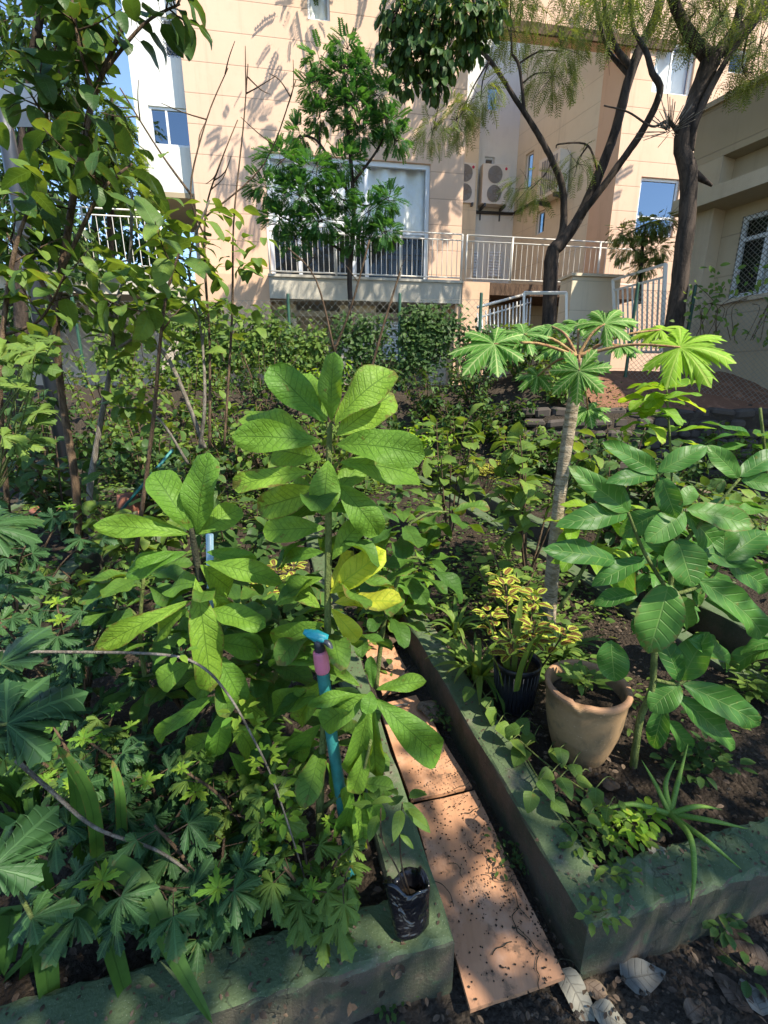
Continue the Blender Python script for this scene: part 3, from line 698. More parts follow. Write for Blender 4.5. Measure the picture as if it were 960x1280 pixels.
# low beige wall block right of the forked tree
lw = MB(); F2 = Fr(PY(740, 380, 11.2), (math.cos(A9), math.sin(A9), 0), (math.sin(A9), -math.cos(A9), 0))
h = rect(F2, 709, 346, 768, 480); F2.box(lw, h[0], h[1], 1.3, h[3], -.5, 0); F2.box(lw, h[0]-.05, h[1]+.03, h[3]+.002, h[3]+.06, -.55, .05)
tag(lw.build('garden_wall', MT['cream'], smooth=False, loc=tuple(F2.O)), 'low cream rendered wall block with cap beside the white gate', 'wall')

# ---------------------------------------------------------------- right building
bd = Vector((-.434, 1, 0)).normalized()
FR = Fr(PY(930, 372, 9.0), tuple(bd), (-bd.y, bd.x, 0))
rb = thing('annex_building', 'low beige annex with jutting ledge and latticed window at the right edge', 'building', tuple(FR.p(0, 0, 1.6)))
uf = FR.hit(850, 300)[0]; up = FR.hit(886, 300)[0]; un = -9.0
zr = FR.hit(917, 121)[1]; zf = FR.hit(900, 196)[1]; zl1 = FR.hit(920, 222, .35)[1]; zl0 = FR.hit(915, 243, .35)[1]
hW = rect(FR, 912, 268, 990, 372, -.35); hW = (FR.hit(990, 320, -.35)[0], FR.hit(920, 320, -.35)[0], FR.hit(925, 372, -.35)[1], FR.hit(940, 268, -.35)[1])
mb = MB(); FR.box(mb, un, uf, zf, zr, -4, 0); mb.build('fascia', MT['beige'], rb, smooth=False)
mb = MB(); FR.box(mb, un, uf+.05, zr+.002, zr+.09, -4.02, .06); mb.build('roof_edge', MT['beigel'], rb, smooth=False)
mb = MB(); FR.box(mb, up, uf, 1.2, zf-.002, -4, -.002); mb.build('pier', MT['beigel'], rb, smooth=False)
mb = MB(); FR.box(mb, un, uf+.02, zl0, zl1, -.9, .35); mb.build('ledge', MT['beigel'], rb, smooth=False)
mb = MB(); FR.wall(mb, un, up-.002, 1.2, zf-.002, [hW], -.35, .2); mb.build('wall', MT['beige'], rb, smooth=False)
mb = MB(); FR.box(mb, un, up-.004, zl1+.003, zf-.003, -1.2, -1.0); mb.build('clerestory', MT['room'], rb, smooth=False) if False else None
window(FR, hW, rb, d=-.4, mull=(.5,), trans=(.72,), lat=.09, fw=.08, cur=(0, .6, 0, 1))
mb = MB(); FR.box(mb, hW[0]-.1, hW[1]+.1, hW[2]-.08, hW[2]-.003, -.36, -.27); mb.build('window_sill', MT['beigel'], rb, smooth=False)

# ---------------------------------------------------------------- grey canopy and black post, far left
cn = MB(); p = [PY(-60, 98, 6.5), PY(58, 106, 6.2), PY(60, 140, 5.2), PY(-60, 140, 5.2)]
q = [v+Vector((0, 0, -.12)) for v in p]; cn.add([tuple(v) for v in p+q], [(0, 1, 2, 3), (7, 6, 5, 4), (0, 4, 5, 1), (1, 5, 6, 2), (2, 6, 7, 3), (3, 7, 4, 0)])
cnt = thing('canopy', 'grey metal canopy on a dark post at the upper left edge', 'canopy', tuple(PY(10, 560, 5.0)))
cn.build('roof_sheet', MT['greym'], cnt, smooth=False)
pm = MB(); pm.tube([PY(92, 640, 5.2)+Vector((0, 0, -.3)), PY(12, 190, 5.2), PY(2, 135, 5.2)], .07, 8); pm.build('post', MT['darkm'], cnt)

# ---------------------------------------------------------------- raised beds
GO = Vector((.513, .807)); gv = Vector((.971, .237)); gu = Vector((-.237, .971))
def UV(u, v, z=0): q = GO+gu*u+gv*v; return Vector((q.x, q.y, z))
KH = .19
def bed(label, v0, v1, u0, u1, soil=.145, kw=.13, cols=None):
    t = thing('raised_bed', label, 'raised bed', tuple(UV(u0, (v0+v1)/2)), 'long raised beds in the garden')
    k = MB()
    # kerb as one mitred ring with small chamfers and slightly uneven edges
    def ring(ins, z): return [(u0+ins, v0+ins), (u0+ins, v1-ins), (u1-ins, v1-ins), (u1-ins, v0+ins)], z
    prof = [(0, -.05), (0, KH-.012), (.003, KH-.004), (.012, KH), (kw-.012, KH), (kw-.003, KH-.004), (kw, KH-.014), (kw, .02)]
    rr = random.Random(int(v0*100)+5); segs = 60; V = []; per = []
    for e in range(4):
        for i in range(segs): per.append((e, i/segs))
    for (ins, z) in prof:
        c, _ = ring(ins, z)
        for (e, f) in per:
            a, b = c[e], c[(e+1) % 4]; w_ = UV(a[0]+(b[0]-a[0])*f, a[1]+(b[1]-a[1])*f, z)
            j = .007 if .0 < f else 0
            V.append((w_.x+rr.uniform(-j, j)*.6, w_.y+rr.uniform(-j, j)*.6, z+(rr.uniform(-j, j)*.5 if z > .1 else 0)))
    N = len(per); k.add(V, [(i*N+j, i*N+(j+1) % N, (i+1)*N+(j+1) % N, (i+1)*N+j) for i in range(len(prof)-1) for j in range(N)])
    k.build('kerb', MT['concrete'], t, smooth=False)
    g = MB(); nu_, nv_ = int((u1-u0)/.06), int((v1-v0)/.06); V = []
    for i in range(nu_+1):
        for j in range(nv_+1):
            u = u0+kw*.9+(u1-u0-kw*1.8)*i/nu_; v = v0+kw*.9+(v1-v0-kw*1.8)*j/nv_; P = UV(u, v); V.append((P.x, P.y, soil+.018*ns(P.x, P.y, 4)+.012*ns(P.y, P.x, 9)))
    g.add(V, np.array([(i*(nv_+1)+j, i*(nv_+1)+j+1, (i+1)*(nv_+1)+j+1, (i+1)*(nv_+1)+j) for i in range(nu_) for j in range(nv_)]))
    g.build('soil', MT['soil'], t)
    return t
bed('green painted concrete bed at the lower left holding the standpipe', -1.83, -.335, .055, 6.3)
bed('green painted concrete bed in the middle holding the terracotta pot', 0, 1.5, 0, 6.4)
bed('raised bed just right of the middle one, behind the papaya trunk', 1.835, 3.3, -.4, 6.5)
bed('farthest raised bed near the dark stone wall', 3.66, 5.2, -.4, 6.0)
bed('leftmost raised bed under the tall shrub with the rusty pot', -3.7, -2.2, .6, 6.0)

# ---------------------------------------------------------------- plywood boards along the path
def board(label, c0, c1, c2, c3, z=.035, seed=0):
    """corners in pixel on the plane z"""
    P = [PZ(*c, z) for c in (c0, c1, c2, c3)]; c = sum(P, Vector())/4; t = .014; mb = MB()
    N = 14; V = []
    for k in (0, 1):
        for i in range(N+1):
            for j in range(5):
                a = P[0].lerp(P[1], j/4); b = P[3].lerp(P[2], j/4); q = a.lerp(b, i/N)
                V.append((q.x, q.y, q.z-(t if k == 0 else 0)+.004*math.sin(i*.7+seed)+.002*math.sin(j*2+seed)))
    M_ = (N+1)*5; Fs = []
    for i in range(N):
        for j in range(4): a = i*5+j; Fs += [(M_+a, M_+a+1, M_+a+6, M_+a+5), (a, a+5, a+6, a+1)]
    for i in range(N): a = i*5; Fs += [(a, M_+a, M_+a+5, a+5), (a+4, a+9, M_+a+9, M_+a+4)]
    for j in range(4): Fs += [(j, j+1, M_+j+1, M_+j), (N*5+j, M_+N*5+j, M_+N*5+j+1, N*5+j+1)]
    mb.add(V, Fs)
    return tag(mb.build('plywood_board', MT['ply'], smooth=False, loc=tuple(c)), label, 'board', 'plywood boards along the path')
board('nearest plywood board of the path, its cut end facing the camera', (588, 1262), (706, 1221), (593, 988), (515, 1006), .05)
board('middle plywood board of the path, under the big hanging leaf', (514, 1001), (590, 984), (520, 868), (472, 880), .04, 1)
board('farthest plywood board of the path, littered with dry leaves', (478, 868), (522, 858), (470, 770), (440, 778), .03, 2)

# ---------------------------------------------------------------- dark dry-stone retaining wall
rr = random.Random(3); sw = MB()
for row in range(7):
    x = 2.4-rr.random()*.2; z = -.02+row*.17
    while x < 9:
        w_ = rr.uniform(.16, .42); 
        sw.box((x+w_/2, 7.68+rr.uniform(-.05, .05)+.03*row, z+.085+rr.uniform(-.015, .015)), (w_-.012, .26, rr.uniform(.12, .18)), M=Matrix.Rotation(rr.uniform(-.12, .12), 3, 'Y') @ Matrix.Rotation(rr.uniform(-.12, .12), 3, 'Z'), bevel=.04); x += w_
MT['stone'] = mat_plain('dark_fieldstone', (.05, .04, .032), .9, var=.5, scale=5, bump=.8)
tag(sw.build('stone_wall', MT['stone'], loc=(5, 7.68, 0), smooth=False), 'dark dry stone retaining wall below the red earth bank', 'stone wall')

# ---------------------------------------------------------------- chain link fences
def chain(label, P0, P1, hgt, cell, posts, seed=0, ph=None):
    P0, P1 = Vector(P0), Vector(P1); L = (P1-P0).length; D = (P1-P0)/L; Z = Vector((0, 0, 1))
    t = thing('chain_link_fence', label, 'fence', tuple(P0), 'green posted chain link fences')
    m = MB(); n = int((L+hgt)/cell)
    for k in range(n):
        q = k*cell
        for sg in (0, 1):
            a0 = max(0, q-hgt); a1 = min(L, q)
            if a1 <= a0: continue
            f = (lambda s: s) if sg == 0 else (lambda s: L-s)
            A = P0+D*f(a0)+Z*(q-a0); B = P0+D*f(a1)+Z*(q-a1)
            m.tube([A, B], .0035, 3, cap=False)
    m.tube([P0+Z*hgt, P1+Z*hgt], .004, 3); m.build('wire_mesh', MT['wire'], t)
    for f in posts:
        pb = MB(); q = P0+D*L*f; pb.lathe([(.03, -.3), (.03, (ph or hgt)+.1), (.026, (ph or hgt)+.12), (.001, (ph or hgt)+.125)], tuple(q), 10); pb.build('post', MT['greenm'], t)
    return t
chain('chain link fence with green posts across the middle behind the climbing vines', (-6.5, 9.4, 1.35), (2.0, 9.2, 1.35), 1.75, .14, (.06, .35, .55, .8, .98))
a = PY(866, 440, 8.9); chain('rusty chain link fence over the red earth bank at right', (a.x-1.1, 9.1, 1.5), (7.2, 7.95, 1.15), 1.75, .085, (.0, .33, .95))
# ================================================================ PLANTS: helpers
UPV = Vector((0, 0, 1)); CAMP = Vector((0, 0, CAMZ))
def lf(mb, kd, bx, by, tx, ty, wpx, Y=1.0, dY=-.03, face=.7, k=None, rnd=None, roll=0):
    b = PY(bx, by, Y); t = PY(tx, ty, Y+dY); d = t-b; L = d.length*1.04
    tp = TP[kd]; V = tp[k % len(tp) if k is not None else random.randrange(len(tp))]
    half = V[0][:, 0].max()*2
    sc = (Y/575.0)*1.02
    ws = wpx*sc/(L*half)
    n = (UPV*(1-face)+(CAMP-b).normalized()*face); n = n+Vector((random.uniform(-.25, .25)+roll, 0, random.uniform(-.1, .1)))
    put(mb, V, b, d, n, L, rnd, ws)
def rv(a=1): return Vector((random.uniform(-a, a), random.uniform(-a, a), random.uniform(-a, a)))
def whorl(mb, kd, p, n, L, tilt=.3, ax=(0, 0, 1), ph=None, Lv=.2, rnd=None, ws=1.0, off=.02):
    """leaves radiating from p; tilt>0 up."""
    ax = Vector(ax).normalized(); a = ax.orthogonal().normalized(); b = ax.cross(a); ph = random.random()*6.28 if ph is None else ph
    for i in range(n):
        th = ph+i*2.399; out = a*math.cos(th)+b*math.sin(th); tl = tilt+random.uniform(-.25, .25)
        d = out*math.cos(tl)+ax*math.sin(tl); nn = ax*math.cos(tl)-out*math.sin(tl)+rv(.2)
        tp = TP[kd]; put(mb, random.choice(tp), Vector(p)+out*off, d, nn, L*random.uniform(1-Lv, 1+Lv), rnd, ws*random.uniform(.9, 1.1))
def path(P, t):
    f = t*(len(P)-1); i = min(int(f), len(P)-2); return P[i].lerp(P[i+1], f-i), (P[i+1]-P[i]).normalized()
def along(mb, kd, P, n, L, t0=.2, t1=1, tilt=.4, spread=1, Lv=.25, ws=1, petm=None, droop=0):
    th = random.random()*6
    for i in range(n):
        t = t0+(t1-t0)*(i+.5)/n; p, ax = path(P, t); th += 2.4+random.uniform(-.3, .3)
        a = ax.orthogonal().normalized(); b = ax.cross(a); out = a*math.cos(th)+b*math.sin(th)
        d = (out*math.cos(tilt)+ax*math.sin(tilt)+Vector((0, 0, -droop))+rv(.15)).normalized()
        q = p
        if petm: q = p+d*L*.22; petm.tube([p, q], .0018, 3, cap=False)
        nn = UPV*.8+rv(.35)+d*.1
        put(mb, random.choice(TP[kd]), q, d, nn, L*random.uniform(1-Lv, 1+Lv), None, ws*random.uniform(.88, 1.12))
def shrub(name, label, cat, x, y, h, spread, nst, kd, L, per, lm, sm='stemb', z=None, twigs=3, droop=.1, group=None, tip=None, rad=.009, lean=(0, 0), low=.15, ws=1):
    z = terrain(x, y)+.13*(y < 6.6) if z is None else z
    t = thing(name, label, cat, (x, y, z), group); S, Lb, T2 = MB(), MB(), MB(); B = Vector((x, y, z-.03))
    for s_ in range(nst):
        az = 2*PI*(s_+random.random()*.7)/nst; r_ = spread*random.uniform(.35, 1); hh = h*random.uniform(.72, 1.0)
        E = B+Vector((math.cos(az)*r_+lean[0], math.sin(az)*r_+lean[1], hh)); M_ = B.lerp(E, .5)+Vector((math.cos(az), math.sin(az), 0))*r_*random.uniform(-.15, .2)+rv(.04*h)*.5
        P = S.tube([B+rv(.02), M_, E], [rad*random.uniform(.9, 1.3), rad*.8, rad*.35], 5, smooth=5)
        along(Lb, kd, P, per, L, low, 1, .35, droop=droop, ws=ws)
        for k in range(twigs):
            tt = random.uniform(max(low, .2), .92); p, ax = path(P, tt); out = Vector((math.cos(az+random.uniform(-1.4, 1.4)), math.sin(az+random.uniform(-1.4, 1.4)), random.uniform(.1, .7))).normalized()
            l_ = h*random.uniform(.16, .3)*(1.15-tt*.5); Q = S.tube([p, p+out*l_*.5+rv(.02), p+out*l_+Vector((0, 0, l_*.15))], [rad*.45, rad*.2], 4, smooth=3)
            along(Lb, kd, Q, max(4, int(per*.6)), L*.9, .15, 1, .3, droop=droop, ws=ws)
            if tip: whorl(T2, tip[0], Q[-1], tip[2], tip[3], .5)
        if tip: whorl(T2, tip[0], P[-1], tip[2]+2, tip[3], .6)
    S.build('stems', MT[sm], t); Lb.build('foliage', LM[lm], t)
    if tip: T2.build('young_leaves', LM[tip[1]], t)
    return t

# ================================================================ HERO SHRUB (left bed, centre of picture)
hb_ = PY(402, 1105, .98); t = thing('broadleaf_shrub', 'tall shrub with big glossy net-veined leaves rising in the centre behind the standpipe', 'shrub', tuple(hb_), 'net-veined broadleaf shrubs')
S = MB(); Y0 = .99
P = S.tube([PY(402, 1120, .97), PY(400, 1000, .98), PY(408, 860, 1.0), PY(410, 720, 1.01), PY(411, 600, 1.02), PY(412, 528, 1.02)], [.014, .012, .010, .009, .008, .006], 8, smooth=6)
S.tube([PY(404, 930, .99), PY(432, 900, .96), PY(463, 868, .93)], [.007, .004], 6, smooth=4)
S.tube([PY(404, 1010, .98), PY(430, 990, .94), PY(450, 975, .92), PY(464, 925, .9)], [.007, .004], 6, smooth=4)
S.build('stems', MT['stemg'], t)
Lb = MB(); Yl = MB()
for a in ((405, 528, 340, 458, 42, 0), (409, 527, 375, 458, 30, .05), (414, 527, 414, 443, 31, -.03), (418, 530, 487, 452, 47, 0), (420, 545, 492, 488, 50, .05),
          (402, 552, 292, 541, 36, -.06), (396, 555, 297, 510, 44, .02), (420, 556, 527, 558, 48, -.07), (410, 575, 404, 638, 39, -.08), (392, 590, 284, 602, 30, -.05),
          (402, 575, 342, 560, 44, .06), (424, 578, 542, 590, 46, .04), (408, 612, 322, 634, 40, .03), (420, 602, 478, 668, 42, -.03), (414, 640, 470, 620, 38, .05),
          (407, 660, 330, 662, 34, .0), (405, 690, 328, 700, 36, .06), (404, 722, 335, 748, 36, .03), (415, 700, 455, 640, 34, .02), (416, 800, 360, 790, 36, .05), (404, 830, 318, 812, 40, .06),
          (405, 780, 322, 812, 44, .05), (404, 850, 368, 905, 36, .03), (404, 870, 326, 878, 40, .05), (402, 905, 350, 960, 38, .03), (402, 930, 340, 930, 36, .06), (404, 950, 440, 1010, 30, .04),
          (400, 640, 365, 600, 30, .08), (416, 620, 455, 575, 34, .09), (400, 760, 350, 720, 36, .08)):
    lf(Lb, 'hero', *a[:5], Y=Y0+.01, dY=a[5])
for a in ((462, 868, 394, 908, 42, -.03), (468, 872, 562, 960, 50, -.05), (466, 860, 463, 822, 17, .02), (470, 862, 530, 850, 24, -.01), (464, 864, 460, 890, 25, -.05), (462, 876, 438, 985, 42, -.03),
          (448, 868, 385, 878, 22, -.04), (450, 858, 405, 826, 22, .03), (466, 880, 470, 990, 34, .0)):
    lf(Lb, 'hero', *a[:5], Y=.93, dY=a[5])
for a in ((440, 985, 424, 1076, 36, -.02), (450, 992, 457, 1058, 40, -.03), (455, 990, 480, 1032, 30, -.02), (448, 978, 492, 985, 28, .0), (462, 930, 440, 992, 30, -.02), (452, 985, 470, 1070, 30, .03), (440, 980, 415, 1020, 28, .03)):
    lf(Lb, 'hero', *a[:5], Y=.92, dY=a[5])
for a in ((412, 742, 476, 690, 38, -.02), (418, 753, 499, 750, 32, -.05), (414, 760, 448, 800, 26, .02), (414, 735, 440, 690, 24, .03)): lf(Yl, 'hero', *a[:5], Y=1.0, dY=a[5])
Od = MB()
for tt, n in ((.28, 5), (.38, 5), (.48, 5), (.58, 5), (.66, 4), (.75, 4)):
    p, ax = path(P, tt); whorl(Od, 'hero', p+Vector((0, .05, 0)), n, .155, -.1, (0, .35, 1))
Lb.build('foliage', LM['hero'], t); Od.build('shaded_leaves', LM['herod'], t); Yl.build('yellow_leaves', LM['heroy'], t)

hb2 = PY(275, 985, 1.12); t = thing('broadleaf_shrub', 'second net-veined shrub with two upright leaves on a dark stem to the left of centre', 'shrub', tuple(hb2), 'net-veined broadleaf shrubs')
S = MB(); P = S.tube([PY(288, 1000, 1.12), PY(278, 880, 1.1), PY(262, 780, 1.08), PY(246, 700, 1.06), PY(239, 660, 1.05)], [.013, .011, .010, .009, .006], 8, smooth=6)
S.build('stems', MT['stemd'], t); Lb = MB()
for a in ((240, 665, 188, 583, 46, -.02), (246, 668, 254, 571, 46, -.02), (236, 668, 118, 652, 26, -.08), (232, 664, 140, 648, 22, .0), (246, 668, 300, 632, 34, .04), (235, 690, 150, 716, 32, -.04),
          (222, 690, 168, 704, 16, -.06), (244, 722, 268, 868, 44, -.08), (256, 702, 348, 722, 30, -.05), (258, 690, 322, 700, 26, .02), (258, 762, 327, 778, 34, -.05), (240, 750, 108, 812, 26, -.08),
          (236, 760, 182, 800, 30, .02), (268, 815, 308, 882, 40, -.03), (238, 830, 189, 856, 36, -.04), (272, 870, 178, 925, 30, -.05), (282, 880, 268, 950, 34, -.04), (300, 900, 248, 958, 26, .0),
          (262, 800, 330, 812, 38, .05), (256, 730, 200, 730, 40, .05), (262, 790, 205, 790, 44, .06), (272, 850, 222, 880, 44, .06), (276, 860, 340, 900, 42, .05), (282, 900, 335, 950, 40, .03),
          (250, 706, 300, 745, 38, .06), (284, 915, 215, 945, 36, .05), (286, 940, 330, 985, 32, .03), (262, 740, 300, 780, 36, .07)):
    lf(Lb, 'hero', *a[:5], Y=1.05, dY=a[5])
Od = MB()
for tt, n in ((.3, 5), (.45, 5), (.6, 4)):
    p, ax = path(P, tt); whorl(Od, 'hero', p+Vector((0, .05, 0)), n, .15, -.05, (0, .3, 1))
Lb.build('foliage', LM['hero'], t); Od.build('shaded_leaves', LM['herod'], t)

def rosette_shrub(label, pts, whl, Y, lm='hero', kd='hero', rad=.011, stem='stemg', tilt=.1, group='net-veined broadleaf shrubs', name='broadleaf_shrub'):
    Q = [PY(p[0], p[1], Y+(p[2] if len(p) > 2 else 0)) for p in pts]
    t = thing(name, label, 'shrub', tuple(Q[0]), group); S, Lb = MB(), MB()
    P = S.tube(Q, [rad, rad*.5], 6, smooth=5)
    for (px, py, dy, n, L) in whl:
        p = PY(px, py, Y+dy); q = min(P, key=lambda v: (v-p).length+.6*max(0, v.z-p.z)); 
        if (q-p).length > .02: S.tube([q, q.lerp(p, .5)+Vector((0, 0, .02)), p], [rad*.5, rad*.35], 5, smooth=3)
        whorl(Lb, kd, p, n, L, tilt); whorl(Lb, kd, p-Vector((0, 0, .035)), max(2, n//2), L*1.05, tilt-.35)
    S.build('stems', MT[stem], t); Lb.build('foliage', LM[lm], t); return t
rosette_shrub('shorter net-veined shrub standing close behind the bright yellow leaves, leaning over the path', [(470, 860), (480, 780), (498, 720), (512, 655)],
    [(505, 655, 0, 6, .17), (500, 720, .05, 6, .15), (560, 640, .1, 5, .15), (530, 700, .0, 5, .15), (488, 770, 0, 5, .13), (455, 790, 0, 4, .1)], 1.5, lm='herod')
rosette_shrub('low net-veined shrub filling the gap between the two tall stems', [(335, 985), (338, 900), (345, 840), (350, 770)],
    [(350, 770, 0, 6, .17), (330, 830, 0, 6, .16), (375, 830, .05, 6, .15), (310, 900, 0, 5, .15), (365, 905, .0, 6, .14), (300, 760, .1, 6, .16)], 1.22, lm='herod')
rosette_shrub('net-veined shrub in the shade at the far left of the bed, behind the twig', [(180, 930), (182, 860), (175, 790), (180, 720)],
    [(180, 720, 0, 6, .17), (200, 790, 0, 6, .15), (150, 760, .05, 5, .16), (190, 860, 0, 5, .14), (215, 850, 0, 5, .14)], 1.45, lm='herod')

# ================================================================ PAPAYA
pb = PY(684, 806, 2.2); t = thing('papaya_tree', 'young papaya with a pale ringed trunk and deeply lobed leaves', 'papaya tree', tuple(pb))
S = MB(); S.tube([PY(682, 812, 2.2), PY(690, 720, 2.2), PY(700, 620, 2.2), PY(709, 550, 2.2), PY(719, 488, 2.2), PY(722, 448, 2.2)], [.042, .036, .031, .029, .028, .022], 12, smooth=8, jit=.05)
S.build('trunk', MT['papaya'], t)
def pap(mb, pet, cx, cy, Rpx, Y, face, rot, sq=1.0, k=None, crown=(722, 446, 2.2)):
    c = PY(cx, cy, Y); o = PY(*crown); n = (UPV*(1-face)+(CAMP-c).normalized()*face).normalized()
    x = UPV.cross(n); x.normalize(); y_ = n.cross(x); d = x*math.sin(rot)+y_*math.cos(rot)
    put(mb, TP['lobed7'][(k or 0) % 3], c, d, n, .97*Rpx*Y/575, None, sq)
    if pet is not None: pet.tube([o, o.lerp(c, .5)+Vector((0, 0, .03)), c], [.008, .004], 6, smooth=5)
Lb, Lb2, Pt = MB(), MB(), MB()
for i, a in enumerate(((724, 463, 46, 2.06, .8, 3.1), (756, 405, 44, 2.2, .55, .4), (655, 418, 46, 2.15, .45, -1.0), (618, 430, 62, 2.05, .45, -1.6), (690, 408, 36, 2.45, .35, -.4), (722, 405, 34, 2.5, .4, .2), (700, 432, 38, 2.4, .4, -2.2), (775, 432, 30, 2.5, .3, 1.5), (672, 470, 30, 2.4, .5, -2.2), (735, 512, 34, 2.35, .4, 2.9))): pap(Lb, Pt, *a, k=i)
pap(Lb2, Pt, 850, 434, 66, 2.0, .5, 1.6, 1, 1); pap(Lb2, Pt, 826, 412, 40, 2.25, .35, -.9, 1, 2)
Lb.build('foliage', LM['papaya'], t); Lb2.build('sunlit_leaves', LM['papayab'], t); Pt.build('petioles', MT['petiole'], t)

# ================================================================ RIGHT PALE-VEINED SHRUB
rb_ = PY(792, 965, 1.34); t = thing('avocado_sapling', 'sapling with big smooth pale-ribbed leaves standing right of the terracotta pot', 'sapling', tuple(rb_), 'smooth leaved saplings')
S = MB(); Y0 = 1.32
P = S.tube([PY(790, 970, 1.34), PY(800, 900, 1.33), PY(815, 860, 1.33), PY(820, 800, 1.32), PY(836, 740, 1.32), PY(845, 680, 1.32), PY(852, 635, 1.32)], [.014, .012, .011, .010, .009, .007, .005], 8, smooth=6, jit=.08)
for q in (((836, 740), (805, 690), (785, 640)), ((845, 690), (880, 650), (925, 598)), ((845, 680), (828, 640), (822, 592)), ((820, 850), (848, 855), (862, 845)), ((836, 745), (880, 730), (905, 700))):
    S.tube([PY(a, b, Y0) for a, b in q], [.007, .004], 6, smooth=4)
S.build('stems', MT['stemg'], t); Lb = MB()
for a in ((836, 728, 814, 816, 58, -.1), (845, 672, 868, 732, 48, -.08), (806, 698, 744, 727, 30, -.05), (800, 740, 742, 752, 28, .02), (872, 724, 985, 800, 44, -.06), (770, 702, 690, 682, 32, -.06), (786, 640, 720, 588, 30, -.03),
          (784, 642, 705, 650, 34, -.06), (786, 640, 758, 600, 24, .03), (822, 592, 760, 553, 26, -.02), (822, 590, 886, 555, 26, -.01), (820, 594, 766, 598, 26, -.05), (826, 596, 846, 648, 30, -.05),
          (924, 598, 888, 558, 26, .02), (924, 596, 978, 562, 28, .02), (926, 600, 990, 608, 24, -.05), (856, 640, 812, 672, 34, -.06), (858, 636, 945, 655, 36, -.06), (852, 632, 868, 606, 22, .02), (856, 640, 905, 690, 40, .02),
          (850, 852, 828, 792, 30, .03), (852, 850, 882, 792, 42, .0), (852, 854, 968, 908, 44, -.06), (850, 856, 812, 884, 38, -.04), (846, 870, 935, 942, 38, -.03), (830, 880, 815, 942, 30, -.03), (835, 900, 868, 945, 30, .0),
          (764, 800, 768, 852, 42, -.04), (790, 705, 770, 760, 40, .05), (868, 690, 960, 700, 40, .04), (880, 750, 950, 770, 40, .05), (905, 700, 975, 740, 36, .0), (905, 700, 960, 660, 36, .04), (826, 640, 770, 668, 34, .05),
          (834, 760, 790, 790, 36, .05), (838, 745, 880, 795, 40, .06), (845, 700, 800, 640, 36, .08), (880, 655, 915, 620, 30, .06), (905, 695, 905, 640, 34, .05), (860, 800, 935, 830, 40, .06)):
    lf(Lb, 'avocado', *a[:5], Y=Y0, dY=a[5])
Lb.build('foliage', LM['avocado'], t)
rosette_shrub('smooth leaved sapling partly out of frame at the right edge', [(985, 900), (975, 780), (965, 650), (950, 510)], [(945, 545, 0, 5, .16), (968, 640, 0, 6, .2), (985, 700, .0, 6, .2), (990, 800, 0, 5, .2)], 1.75, 'avocado', 'avocado', group='smooth leaved saplings', name='avocado_sapling')
rosette_shrub('sapling of sunlit yellow-green leaves just left of the smooth leaved sapling', [(700, 760), (735, 700), (755, 650)], [(755, 640, 0, 6, .19), (735, 690, .0, 5, .17), (715, 655, .1, 5, .16)], 2.0, 'bright', 'avocado', group='smooth leaved saplings', name='avocado_sapling')
rosette_shrub('plant with glowing yellow-green oval leaves under the sunlit papaya leaf', [(842, 640), (838, 560), (833, 482)], [(833, 485, 0, 7, .2), (820, 500, -.05, 6, .17), (812, 520, 0, 5, .15), (838, 540, 0, 4, .16)], 2.35, 'bright', 'avocado', rad=.008, group=None, name='leafy_plant')

# ================================================================ MID PLANTS
def leafy(label, px, py, Y, h, spread, kd, L, lm, **kw):
    p = PY(px, py, Y); return shrub(kw.pop('name', 'leafy_plant'), label, kw.pop('cat', 'plant'), p.x, Y, h, spread, kw.pop('nst', 4), kd, L, kw.pop('per', 8), lm, z=kw.pop('z', .14), **kw)
leafy('pale green oval-leaved plant between the central shrub and the papaya, in front of the hedge', 565, 600, 3.9, 1.15, .38, 'ovate', .18, 'mid', nst=5, per=7, twigs=2, low=.45)
leafy('large leaved plant beneath the papaya crown, left of its trunk', 665, 650, 3.1, 1.15, .36, 'ovate', .18, 'mid', nst=5, per=7, low=.5)
leafy('dark bushy plant to the right of the papaya trunk', 770, 620, 3.6, 1.1, .45, 'ovate', .15, 'dark', nst=7, per=10)
leafy('pale leaved plant at the foot of the papaya trunk', 640, 700, 2.5, .42, .25, 'ovate', .11, 'mid', nst=5, per=7, twigs=1)

def coleus(label, px, py, Y, z, h, n):
    p = PY(px, py, Y); t = thing('coleus_plant', label, 'coleus', (p.x, Y, z), 'coleus plants'); S, Lb = MB(), MB()
    for i in range(n):
        az = i*2.4; r_ = .16*math.sqrt((i+.5)/n)*1.3; hh = h*random.uniform(.65, 1); B = Vector((p.x, Y, z)); E = B+Vector((math.cos(az)*r_, math.sin(az)*r_, hh))
        P = S.tube([B, B.lerp(E, .5)+rv(.02), E], [.005, .003], 5, smooth=4)
        for q in (1, .9, .78): 
            if random.random() < .9: pp, _ = path(P, q); whorl(Lb, 'toothed', pp, 4 if q > .6 else 3, .066*(1.2-.3*q), .25, ws=1.6)
    S.build('stems', MT['stemb'], t); Lb.build('foliage', LM['coleus'], t); return t
coleus('red and yellow coleus beside the papaya trunk, above the black pot', 655, 760, 1.75, .16, .56, 8)
coleus('red and yellow coleus seen behind the central shrub, left of its stem', 345, 720, 2.3, .15, .4, 12)
coleus('small reddish coleus at the foot of the bank near the middle', 610, 560, 5.6, .15, .5, 14)

